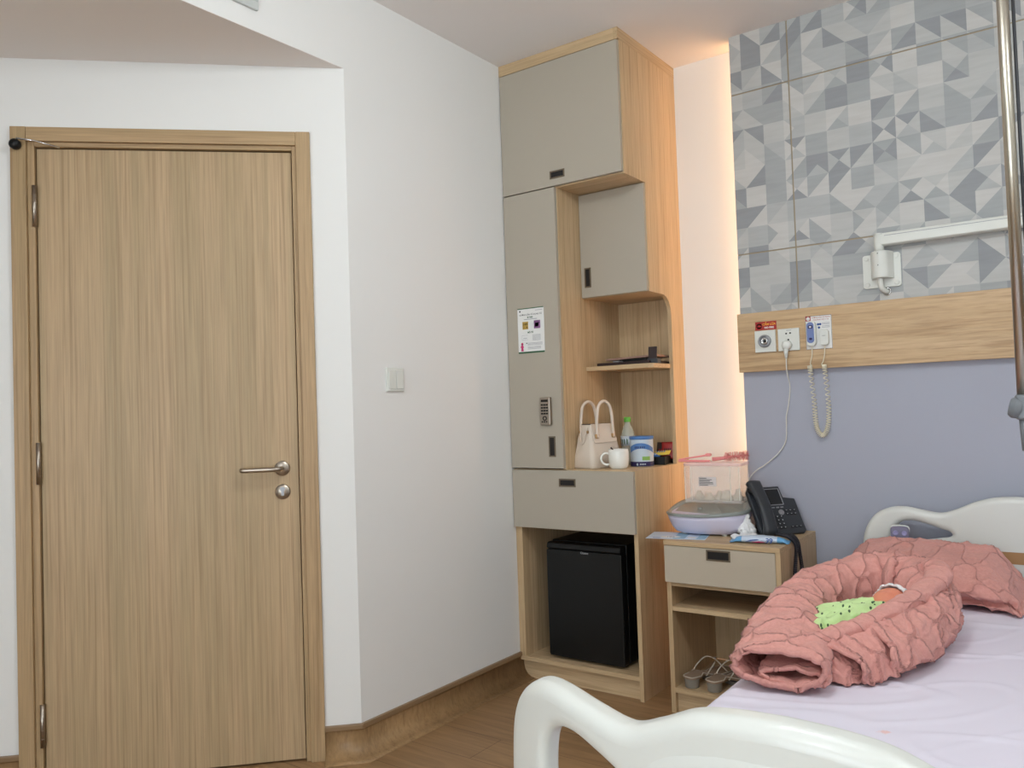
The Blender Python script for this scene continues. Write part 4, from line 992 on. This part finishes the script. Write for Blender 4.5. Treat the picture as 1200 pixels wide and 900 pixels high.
# ------------------------------------------------------------------ bed
def board_mesh(W, zbot, ztop, th, y, xl, bow, bulge, R_, hole=True, sc=1.0, prof=None):
    """blow-moulded bed board: outline given as (u, z) from the left edge, mirrored about W/2"""
    half = [(.035, zbot), (.012, zbot + .12), (.0, .56), (.0, .64), (.012, .70), (.045, .752), (.095, .780), (.15, .786), (.205, .776), (.262, .768), (.31, .782), (.37, .810), (.43, .827), (W / 2, .832)]
    if prof: half = prof
    half = cat_rom(half, 8)
    out = half + [(W - u, z) for u, z in half[-2::-1]]
    hl = cat_rom([(.103, .64), (.110, .70), (.135, .730), (.175, .736), (.225, .724), (.262, .711), (.285, .704), (.296, .694), (.288, .684), (.255, .678), (.18, .664), (.125, .650)], 6, True)
    cu = bpy.data.curves.new('outline', 'CURVE'); cu.dimensions = '2D'; cu.fill_mode = 'BOTH'
    for poly in ([out] + ([hl, [(W - u, z) for u, z in hl]] if hole else [])):
        sp = cu.splines.new('POLY'); sp.points.add(len(poly) - 1); sp.use_cyclic_u = True
        for k, (u, z) in enumerate(poly): sp.points[k].co = (u, z * sc + (ztop - .832 * sc), 0, 1)
    cu.extrude = th / 2 - R_; cu.bevel_depth = R_; cu.bevel_resolution = 5; cu.offset = -R_
    o = bpy.data.objects.new('tmp', cu); C.objects.link(o)
    dg = bpy.context.evaluated_depsgraph_get(); me = bpy.data.meshes.new_from_object(o.evaluated_get(dg)); bpy.data.objects.remove(o)
    bm = bmesh.new(); bm.from_mesh(me); bpy.data.meshes.remove(me)
    bmesh.ops.remove_doubles(bm, verts=bm.verts, dist=1e-5)
    n = int(W / .03)
    for k in range(1, n):
        bmesh.ops.bisect_plane(bm, geom=bm.verts[:] + bm.edges[:] + bm.faces[:], plane_co=(W * k / n, 0, 0), plane_no=(1, 0, 0))
    for v in bm.verts:
        u, z, d_ = v.co; s = (u - W / 2) / (W / 2)
        v.co = Vector((xl + u, y + bow * (1 - s * s) - d_, z))
    return bm
HBX, FBX = -.742, -.797
HW, FW = .99, .975
t = thing('hospital_bed', 'white moulded hospital bed with curved headboard and footboard', 'bed')
hb = obj('headboard', board_mesh(HW, .20, .832, .044, 3.215, HBX, .012, 0, .020), M['bedwhite'], t, smooth=True)
w = hb.modifiers.new('w', 'WEIGHTED_NORMAL')
b = B()
xs = [HBX + .30 + k * .02 for k in range(0, int((HW - .60) / .02) + 1)]
for z0, z1 in ((.607, .647),):
    for xa, xb in zip(xs, xs[1:]):
        s = ((xa + xb) / 2 - HBX - HW / 2) / (HW / 2); y = 3.215 + .012 * (1 - s * s) - .0235
        box(b, xa, xb, y, y + .003, z0, z1)
obj('brown_strip', b, M['bedwood'], hb)
fb = obj('footboard', board_mesh(FW, .20, .822, .056, 1.085, FBX, -.15, 0, .0215, prof=[(.035, .20), (.012, .32), (.0, .56), (.0, .65), (.012, .715), (.042, .757), (.09, .785), (.14, .790), (.205, .783), (.272, .777), (.32, .794), (.375, .819), (.43, .829), (FW / 2, .832)]), M['bedwhite'], t, smooth=True)
w = fb.modifiers.new('w', 'WEIGHTED_NORMAL')
# raised moulded panel on the outer face of the footboard
b = B()
def fby(x, off): s = (x - FBX - FW / 2) / (FW / 2); return 1.085 - .15 * (1 - s * s) - off
top = cat_rom([(.275, .60), (.290, .69), (.325, .745), (.40, .772), (FW / 2, .779), (FW - .40, .772), (FW - .325, .745), (FW - .290, .69), (FW - .275, .60)], 8)
N2 = len(top)
zb = .30
for k in range(N2 - 1):
    (u0, z0), (u1, z1) = top[k], top[k + 1]
    rows_ = [zb, zb + .1, .5]
    A = [(FBX + u0, z) for z in (zb, z0 - .012)]; Bq = [(FBX + u1, z) for z in (zb, z1 - .012)]
    v = [b.verts.new((A[0][0], fby(A[0][0], .0285), A[0][1])), b.verts.new((Bq[0][0], fby(Bq[0][0], .0285), Bq[0][1])), b.verts.new((Bq[1][0], fby(Bq[1][0], .031), Bq[1][1])), b.verts.new((A[1][0], fby(A[1][0], .031), A[1][1]))]
    f = b.faces.new(v); f.smooth = True
    v2 = [v[3], v[2], b.verts.new((FBX + u1, fby(FBX + u1, .0268), z1)), b.verts.new((FBX + u0, fby(FBX + u0, .0268), z0))]
    b.faces.new(v2).smooth = True
bmesh.ops.remove_doubles(b, verts=b.verts, dist=1e-5)
obj('moulded_panel', b, M['bedwhite'], fb)
b = B(); box(b, -.68, .16, 1.13, 3.17, .33, .372); box(b, -.70, -.66, 1.12, 3.18, .30, .36); box(b, .14, .18, 1.12, 3.18, .30, .36); obj('bed_frame', b, M['bedwhite'], t, bevel=.006)
for x, y in ((-.62, 1.35), (.10, 1.35), (-.62, 2.95), (.10, 2.95)):
    b = B(); box(b, x - .025, x + .025, y - .025, y + .025, .12, .30); lg = obj('leg', b, M['bedwhite'], t, bevel=.005)
    b = B(); tube(b, [(x - .016, y, .062), (x + .016, y, .062)], .0615, 24); obj('caster_wheel', b, M['grey_dk'], lg)
# mattress with sheet
t = thing('mattress', 'mattress under a creased white sheet with a small stain', 'mattress')
b = B(); box(b, -.73, .21, 1.13, 3.16, .374, .514); obj('mattress_core', b, M['mattress'], t, bevel=.03, seg=4)
b = B()
nx, ny = 110, 220; X0, X1, Y0, Y1 = -.742, .222, 1.118, 3.172
def sheet_z(x, y):
    z = .5285
    ex = min(x - X0, X1 - x, y - Y0, Y1 - y)
    if ex < .03: z -= .03 - math.sqrt(max(0, .03 ** 2 - (.03 - ex) ** 2))
    p = Vector((x, y, 0))
    z += .0030 * noise.noise(Vector((x * 3.2, y * 3.2, 0))) 
    r_ = 1 - abs(noise.noise(Vector((x * 2.0 + .8 * y, y * 5.2 - 1.6 * x, 2.7)))) * 9
    if r_ > 0: z += .0042 * r_ * min(1, ex / .05)
    r_ = 1 - abs(noise.noise(Vector((x * 6.0 - 2 * y, y * 2.6 + x, 8.1)))) * 10
    if r_ > 0: z += .0028 * r_ * min(1, ex / .05)
    return z
V = [[b.verts.new((X0 + (X1 - X0) * i / nx, Y0 + (Y1 - Y0) * j / ny, sheet_z(X0 + (X1 - X0) * i / nx, Y0 + (Y1 - Y0) * j / ny))) for j in range(ny + 1)] for i in range(nx + 1)]
for i in range(nx):
    for j in range(ny): b.faces.new((V[i][j], V[i + 1][j], V[i + 1][j + 1], V[i][j + 1])).smooth = True
rim = [V[i][0] for i in range(nx + 1)] + [V[nx][j] for j in range(1, ny + 1)] + [V[i][ny] for i in range(nx - 1, -1, -1)] + [V[0][j] for j in range(ny - 1, 0, -1)]
low = [b.verts.new((v.co.x, v.co.y, .385 + .006 * noise.noise(v.co * 9))) for v in rim]
for k in range(len(rim)): b.faces.new((rim[k], low[k], low[(k + 1) % len(rim)], rim[(k + 1) % len(rim)])).smooth = True
obj('fitted_sheet', b, M['sheet'], t)

# bed remote
t = thing('bed_remote', 'grey-purple bed remote with round buttons hooked on the headboard', 'remote control', (-.606, 3.168, .682), (math.radians(-6), 0, math.radians(4)))
b = B(); prism(b, rbox2d(.060, .125, .012, cx=0, cy=-.025), -.013, .008, 'y'); obj('remote_body', b, M['remote'], t, bevel=.004, seg=3)
for x in (-.013, .015):
    for z in (.014, -.012, -.038, -.062):
        b = B(); lathe(b, [(.0088, -.013), (.0088, -.0145), (.0070, -.015), (.0060, -.014), (0, -.014)], (x, 0, z), 18, axis='y'); obj('remote_button', b, M['remote_b'], t)
b = B(); tube(b, cat_rom([(-.028, .0, .02), (-.026, -.002, .036), (0, -.002, .0405), (.026, -.002, .036), (.028, 0, .02)], 6), .003, 8); obj('remote_rim', b, M['white_pl'], t)

# ------------------------------------------------------------------ quilt, pillow, baby
def puff(s, t_, p=.145, amp=.006):
    s, t_ = s + .014 * math.sin(19 * t_ + 5 * s), t_ + .014 * math.sin(17 * s + 1)
    w1 = .10 * math.sin(2 * PI * (s - t_) / p); w2 = .10 * math.sin(2 * PI * (s + t_) / p)
    a = (s + t_) / p + w1; c_ = (s - t_) / p + w2
    da = abs(a - math.floor(a) - .5); dc = abs(c_ - math.floor(c_) - .5)
    d_ = (.5 - max(da, dc)) if False else min(da, dc)
    return amp * (1 - math.exp(-(d_ / .05)))
def wrk(P, k=1.0):
    W = P + Vector((noise.noise(P * 9), noise.noise(P * 9 + Vector((5, 5, 5))), noise.noise(P * 9 + Vector((9, 2, 7))))) * .03
    a = noise.noise(W * 22) * .0040 + noise.noise(W * 52 + Vector((3, 3, 3))) * .0020
    r_ = 1 - min(1, abs(noise.noise(W * 11 + Vector((7, 1, 4)))) * 5); r2 = 1 - min(1, abs(noise.noise(W * 24 + Vector((2, 8, 4)))) * 4)
    return k * (a * .9 - .0042 * r_ ** 1.2 - .0028 * r2 ** 1.2)
def quilt_surface(bm, fn, nu, nv, su, sv, closed_v=False, amp=.010, wk=1.0, floor=.5315):
    """fn(u, v) -> Vector; su, sv metric size; displaced along the normal by the stitch puffs and wrinkles"""
    P = [[Vector(fn(i / nu, j / nv)) for j in range(nv + (0 if closed_v else 1))] for i in range(nu + 1)]
    nvv = len(P[0]); V = []
    for i in range(nu + 1):
        row = []
        for j in range(nvv):
            a = P[min(i + 1, nu)][j] - P[max(i - 1, 0)][j]
            if closed_v: c_ = P[i][(j + 1) % nvv] - P[i][j - 1]
            else: c_ = P[i][min(j + 1, nvv - 1)] - P[i][max(j - 1, 0)]
            n = a.cross(c_)
            n = n.normalized() if n.length > 1e-9 else Vector((0, 0, 1))
            q_ = P[i][j] + n * (puff(su * i / nu, sv * j / nv, amp=amp) + wrk(P[i][j], wk))
            if floor is not None: q_.z = max(q_.z, floor)
            row.append(bm.verts.new(q_))
        V.append(row)
    uvl = bm.loops.layers.uv.get('UVMap') or bm.loops.layers.uv.new('UVMap')
    for i in range(nu):
        for j in range(nvv if closed_v else nvv - 1):
            f = bm.faces.new((V[i][j], V[i + 1][j], V[i + 1][(j + 1) % nvv], V[i][(j + 1) % nvv])); f.smooth = True
            for l, (a, c_) in zip(f.loops, ((i, j), (i + 1, j), (i + 1, j + 1), (i, j + 1))): l[uvl].uv = (su * a / nu, sv * c_ / nv)

def path_fn(keys):
    """keys: (x, y, z, rh, rv) -> closed tube of elliptical section, v = 0..1 around; outward normals"""
    S = cat_rom(keys, 40)
    def f(u, v):
        k = u * (len(S) - 1); i = min(int(k), len(S) - 2); fr = k - i
        q_ = [a + (c_ - a) * fr for a, c_ in zip(S[i], S[i + 1])]
        a, c_ = S[max(i - 3, 0)], S[min(i + 4, len(S) - 1)]
        tn = Vector((c_[0] - a[0], c_[1] - a[1], 0)).normalized(); sd = Vector((tn.y, -tn.x, 0))
        an = 2 * PI * v
        ca, sa = math.cos(an), math.sin(an)
        ca = math.copysign(abs(ca) ** .85, ca); sa = math.copysign(abs(sa) ** .85, sa)
        return Vector(q_[:3]) + sd * (-ca * q_[3]) + Vector((0, 0, 1)) * (sa * q_[4])
    return f

qt = thing('baby_quilt', 'pink stitched quilt rolled into a nest around the sleeping baby', 'quilt', (0, 0, 0))
b = B()
ring = [(-.610, 1.82, .586, .110, .050), (-.630, 1.92, .594, .106, .060), (-.668, 2.06, .602, .090, .070), (-.690, 2.20, .606, .080, .078), (-.690, 2.34, .614, .076, .084), (-.655, 2.47, .622, .076, .092), (-.575, 2.565, .630, .078, .100), (-.480, 2.575, .632, .080, .100), (-.415, 2.49, .620, .082, .088), (-.390, 2.37, .600, .070, .068), (-.398, 2.24, .578, .062, .048), (-.430, 2.12, .564, .056, .034), (-.475, 2.02, .554, .048, .024), (-.53, 1.965, .548, .035, .016)]
quilt_surface(b, path_fn(ring), 420, 130, 1.75, .50, True)
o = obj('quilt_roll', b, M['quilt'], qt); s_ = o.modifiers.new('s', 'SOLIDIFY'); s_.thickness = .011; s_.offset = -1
# inner layer seen in the open end of the roll
b = B()
quilt_surface(b, path_fn([(-.585, 1.838, .566, .078, .022), (-.60, 1.92, .574, .076, .026), (-.62, 2.0, .585, .06, .03)]), 60, 90, .22, .34, True, amp=.004)
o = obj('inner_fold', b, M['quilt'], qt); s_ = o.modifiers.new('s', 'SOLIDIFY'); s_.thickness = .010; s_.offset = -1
# overlapping flap layers across the front; each from an upper hem down to the bed
def flap(name, hem, base, bulge, nu=150, nv=60, su=.5, sv=.2, th=.010):
    Hm, Bs = cat_rom(hem, 30), cat_rom(base, 30)
    def at(S, u):
        k = u * (len(S) - 1); i = min(int(k), len(S) - 2); fr = k - i
        return Vector([a + (c_ - a) * fr for a, c_ in zip(S[i], S[i + 1])])
    def f(u, v):
        a, c_ = at(Hm, u), at(Bs, u); p = a.lerp(c_, v)
        out = Vector((c_.x - a.x, c_.y - a.y, 0)); out = out.normalized() if out.length > 1e-4 else Vector((0, -1, 0))
        s = math.sin(PI * min(1, v * 1.0)) ** .8
        return p + out * bulge * s * (1 + 1.0 * math.exp(-u * 9)) + Vector((0, 0, bulge * .6 * math.sin(PI * v) + .004 * noise.noise(Vector((u * 9, v * 3, 1)))))
    b = B(); quilt_surface(b, f, nu, nv, su, sv)
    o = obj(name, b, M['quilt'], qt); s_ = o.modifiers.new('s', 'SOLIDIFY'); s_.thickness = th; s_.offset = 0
    return o
b = B()
quilt_surface(b, path_fn([(-.600, 1.930, .634, .020, .010), (-.556, 1.962, .630, .024, .015), (-.518, 2.020, .636, .026, .017), (-.478, 2.098, .648, .027, .018), (-.428, 2.226, .664, .028, .020), (-.388, 2.373, .682, .032, .024), (-.380, 2.47, .700, .036, .026), (-.41, 2.54, .706, .034, .024)]), 200, 60, .75, .14, True, amp=.004, wk=.7)
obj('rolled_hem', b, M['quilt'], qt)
flap('front_flap', [(-.470, 2.055, .650), (-.448, 2.13, .656), (-.418, 2.22, .664), (-.385, 2.33, .674), (-.372, 2.43, .684), (-.385, 2.50, .69)],
     [(-.412, 2.012, .552), (-.376, 2.060, .562), (-.349, 2.160, .572), (-.338, 2.295, .590), (-.345, 2.40, .605), (-.37, 2.48, .615)], .020, su=.55, sv=.14)
flap('front_flap', [(-.540, 1.940, .624), (-.516, 1.99, .634), (-.485, 2.06, .644), (-.45, 2.14, .650), (-.42, 2.22, .65)],
     [(-.462, 1.950, .536), (-.438, 1.98, .540), (-.408, 2.02, .546), (-.380, 2.09, .556), (-.365, 2.18, .56)], .020, su=.36, sv=.13)
flap('inner_fold', [(-.580, 1.955, .612), (-.550, 1.975, .620), (-.518, 2.03, .626), (-.482, 2.09, .628)],
     [(-.555, 1.935, .540), (-.515, 1.930, .536), (-.478, 1.955, .536), (-.455, 2.01, .54)], .012, nu=70, nv=40, su=.2, sv=.1)
b = B(); bmesh.ops.create_grid(b, x_segments=30, y_segments=60, size=1)
for v in b.verts: v.co = Vector((-.55 + v.co.x * .12 * math.sqrt(1 - .9 * v.co.y ** 2), 2.26 + v.co.y * .25, .536 + .004 * noise.noise(v.co * 4)))
obj('nest_floor', b, M['quilt'], qt, smooth=True)

# pillow / folded quilt
t = thing('folded_quilt', 'folded pink stitched quilt lying flat as a pillow against the headboard', 'folded quilt')
b = B()
def pillow(u, v):
    # u along x, v around the section in y-z
    an = 2 * PI * v; ca, sa = math.cos(an), math.sin(an)
    x = -.79 + .575 * u
    e = max(0, 1 - abs(2 * u - 1) ** 5) ** .5
    endr = (1 - max(0, (u - .80) / .2) ** 2.2 * .55) * (1 - max(0, (.18 - u) / .18) ** 2 * .55)
    yc_, ry = 2.975 - .03 * u, .185 * (.94 + .06 * e)
    y = yc_ + ry * math.copysign(abs(ca) ** .62, ca)
    hh = .075 * endr * (1.0 + .28 * ca)
    z = .532 + hh * (1 + math.copysign(abs(sa) ** .8, sa)) * e if True else 0
    if e < .02: z = .532 + hh * .6
    zc_ = .532 + hh * .55
    z = zc_ + (z - zc_) * (1 if e > .02 else 0)
    # crease between the folded halves on the front edge
    if ca < -.80 and sa < .75:
        k = math.exp(-((z - .563) / .008) ** 2) * min(1, (-.80 - ca) / .12)
        y += .030 * k
    return Vector((x, y, z + .008 * noise.noise(Vector((u * 4, v * 5, 9)))))
quilt_surface(b, pillow, 180, 200, .58, .70, True, amp=.007, floor=.531)
b.verts.ensure_lookup_table()
b.faces.new([b.verts[j] for j in range(200)]); b.faces.new([b.verts[180 * 200 + j] for j in range(199, -1, -1)])
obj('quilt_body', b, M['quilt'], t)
bpy.data.objects['quilt_body'].name = 'folded_layers'
b = B()
quilt_surface(b, path_fn([(-.275, 2.80, .564, .020, .028), (-.262, 2.88, .568, .022, .030), (-.256, 2.98, .570, .022, .034), (-.262, 3.08, .572, .020, .034)]), 80, 60, .3, .2, True, amp=.003)
o = obj('folded_edge', b, M['quilt'], t); s_ = o.modifiers.new('s', 'SOLIDIFY'); s_.thickness = .008; s_.offset = -1

# baby: head towards the headboard, swaddled
bt = thing('baby', 'newborn baby in white cap swaddled in lime green cloth inside the quilt', 'person')
HC = Vector((-.480, 2.335, .622))
b = B(); bmesh.ops.create_uvsphere(b, u_segments=64, v_segments=48, radius=1)
# head local frame: +z crown, -y face; then laid on its back-left side
def gs(p, c_, s): return math.exp(-((p - Vector(c_)).length / s) ** 2)
for v in b.verts:
    p = v.co.copy(); r_ = Vector((p.x * .048, p.y * .056, p.z * .058))
    if p.z < 0: r_.x *= 1 + .08 * gs(p, (0, -.4, -.5), .5); 
    n = p.normalized()
    r_ += n * (.009 * gs(p, (0, -.97, -.12), .13)            # nose
               + .006 * gs(p, (.42, -.80, -.30), .32) + .006 * gs(p, (-.42, -.80, -.30), .32)   # cheeks
               - .006 * gs(p, (.34, -.92, .06), .17) - .006 * gs(p, (-.34, -.92, .06), .17)     # eye sockets
               + .003 * gs(p, (.34, -.92, .03), .10) + .003 * gs(p, (-.34, -.92, .03), .10)     # closed lids
               + .004 * gs(p, (0, -.9, -.40), .12) - .003 * gs(p, (0, -.92, -.455), .05) + .005 * gs(p, (0, -.78, -.66), .18)
               + .009 * gs(p, (.99, -.02, -.10), .16) + .009 * gs(p, (-.99, -.02, -.10), .16) - .004 * gs(p, (.99, -.07, -.10), .07) - .004 * gs(p, (-.99, -.07, -.10), .07))
    v.co = r_
# small torso and neck as one continuous body
HR = Matrix.Translation(HC) @ Matrix.Rotation(math.radians(-28), 4, 'Z') @ Matrix.Rotation(math.radians(-66), 4, 'X') @ Matrix.Rotation(math.radians(18), 4, 'Z')
for v in b.verts: v.co = HR @ v.co
tube(b, cat_rom([tuple(HC + Vector((-.01, -.03, -.015))), (-.512, 2.26, .600), (-.530, 2.20, .592), (-.553, 2.12, .586), (-.562, 2.06, .580)], 8), [.018] * 8 + [.028, .03, .032, .034, .036, .036, .036, .036] + [.036] * 8 + [.034, .032, .03, .028, .025, .022, .018, .014, .01], 20)
o = obj('baby_body', b, M['skin'], bt, smooth=True)
# cap: covers the crown half of the head
b = B(); bmesh.ops.create_uvsphere(b, u_segments=56, v_segments=40, radius=1)
kill = [v for v in b.verts if v.co.z < .10 + .42 * (-v.co.y)]
bmesh.ops.delete(b, geom=kill, context='VERTS')
for v in b.verts:
    p = v.co.copy(); q_ = Vector((p.x * .0525, p.y * .0605, p.z * .063)); q_ += p * .0016 * math.sin(18 * p.x + 4 * p.z); v.co = HR @ q_
o = obj('white_cap', b, M['capw'], bt, smooth=True); s_ = o.modifiers.new('s', 'SOLIDIFY'); s_.thickness = .006; s_.offset = 1
# swaddle
b = B()
sw = cat_rom([(-.588, 2.000, .580, .024, .020), (-.584, 2.03, .584, .046, .038), (-.577, 2.08, .588, .058, .048), (-.562, 2.14, .594, .060, .050), (-.545, 2.21, .600, .062, .052), (-.520, 2.27, .606, .060, .050), (-.505, 2.305, .610, .052, .042)], 40)
nu, nv = 200, 110
def swf(u, v):
    k = u * (len(sw) - 1); i = min(int(k), len(sw) - 2); fr = k - i
    q_ = [a + (c_ - a) * fr for a, c_ in zip(sw[i], sw[i + 1])]
    an = 2 * PI * v; ca, sa = math.cos(an), math.sin(an)
    sd = Vector((.93, -.36, 0))
    # a diagonal wrap: one cloth edge crossing the chest stands proud
    e = v - (.20 + .16 * u); prd = .007 if e > 0 and v < .75 else 0
    fold = .0085 * math.sin(2 * PI * (v * 9 + u * 2.2) + 2 * math.sin(5 * u)) * (1 - .5 * u) + .006 * noise.noise(Vector((u * 5, v * 9, 3))) + .003 * noise.noise(Vector((u * 14, v * 20, 6)))
    r_ = 1 + 0
    return Vector(q_[:3]) + sd * (ca * (q_[3] + prd + fold)) + Vector((0, 0, 1)) * (sa * (q_[4] + prd + fold))
V = [[b.verts.new(swf(i / nu, j / nv)) for j in range(nv)] for i in range(nu + 1)]
for i in range(nu):
    for j in range(nv): b.faces.new((V[i][j], V[i + 1][j], V[i + 1][(j + 1) % nv], V[i][(j + 1) % nv])).smooth = True
b.faces.new(V[0]); b.faces.new(V[nu][::-1])
so = obj('swaddle_cloth', b, M['swaddle'], bt)
b = B()   # the rolled upper layer of the swaddle across the body
pts = cat_rom([(-.640, 2.10, .600, .016), (-.622, 2.13, .622, .026), (-.590, 2.16, .634, .032), (-.553, 2.19, .638, .031), (-.515, 2.22, .636, .028), (-.478, 2.25, .626, .022), (-.455, 2.30, .606, .016)], 24)
nn_ = 40; rings = []
for k, q_ in enumerate(pts):
    a, c_ = pts[max(k - 2, 0)], pts[min(k + 2, len(pts) - 1)]; tn = (Vector(c_[:3]) - Vector(a[:3])).normalized(); s1 = tn.cross(Vector((0, 0, 1))).normalized(); s2 = s1.cross(tn)
    rings.append([Vector(q_[:3]) + (s1 * 1.25 * math.cos(2 * PI * j / nn_) + s2 * .62 * math.sin(2 * PI * j / nn_)) * (q_[3] * (1 + .16 * math.sin(6 * PI * j / nn_ * 1 + k * .03) + .25 * noise.noise(Vector((k * .05, 2 * math.cos(2 * PI * j / nn_), 2 * math.sin(2 * PI * j / nn_)))))) for j in range(nn_)])
loft(b, rings); obj('cloth_fold', b, M['swaddle'], so)

# ------------------------------------------------------------------ camera
yaw, pitch, roll, f = .6280, .0307, -.0338, 949.8117
fw = Vector((-math.sin(yaw) * math.cos(pitch), math.cos(yaw) * math.cos(pitch), math.sin(pitch)))
r0 = Vector((math.cos(yaw), math.sin(yaw), 0)); u0 = r0.cross(fw)
rt = math.cos(roll) * r0 + math.sin(roll) * u0; up = -math.sin(roll) * r0 + math.cos(roll) * u0
cd = bpy.data.cameras.new('camera'); cam = bpy.data.objects.new('camera', cd); C.objects.link(cam)
mw = Matrix.Identity(4)
for i in range(3): mw[i][0], mw[i][1], mw[i][2] = rt[i], up[i], -fw[i]
mw[2][3] = 1.187; cam.matrix_world = mw
cd.sensor_width = 36; cd.sensor_fit = 'HORIZONTAL'; cd.lens = 36 * f / 1200; cd.clip_start = .02
bpy.context.scene.camera = cam

# ------------------------------------------------------------------ light: one ceiling lamp, plus added fill lights out of view
def area(name, loc, sx, sy, power, col, rot=(0, 0, 0), shape='RECTANGLE'):
    l = bpy.data.lights.new(name, 'AREA'); l.shape = shape; l.size = sx; l.size_y = sy; l.energy = power; l.color = col
    o = bpy.data.objects.new(name, l); C.objects.link(o); o.location = loc; o.rotation_euler = rot; return o
def globe(name, loc, r, power, col):
    l = bpy.data.lights.new(name, 'POINT'); l.shadow_soft_size = r; l.energy = power; l.color = col
    o = bpy.data.objects.new(name, l); C.objects.link(o); o.location = loc; return o
globe('ceiling_lamp_and_fill', (-.62, 1.25, H - .22), .10, 24, (.90, .98, 1))
globe('ceiling_lamp_and_fill', (.9, 1.3, H - .25), .14, 18, (.88, .96, 1))  # added fill globe out of view, lifts the walls
globe('ceiling_lamp_and_fill', (-.5, -.9, H - .4), .16, 26, (.88, .96, 1))  # added fill globe behind the camera, lifts walls and ceiling
area('added_fill_panel', (-.2, -2.15, 1.25), 2.2, 1.5, 62, (.82, .92, 1), (math.radians(90 + 8), 0, 0))  # added area fill behind the camera, brightens the soffit and walls

w = bpy.data.worlds.new('world'); bpy.context.scene.world = w; w.use_nodes = True
w.node_tree.nodes['Background'].inputs[0].default_value = (.8, .85, 1, 1); w.node_tree.nodes['Background'].inputs[1].default_value = .05
sc = bpy.context.scene
sc.view_settings.view_transform = 'Standard'; sc.view_settings.look = 'None'; sc.view_settings.exposure = .14; sc.view_settings.gamma = 1; sc.view_settings.use_curve_mapping = False
sc.cycles.max_bounces = 10; sc.cycles.diffuse_bounces = 6; sc.cycles.use_denoising = True; sc.cycles.transparent_max_bounces = 16
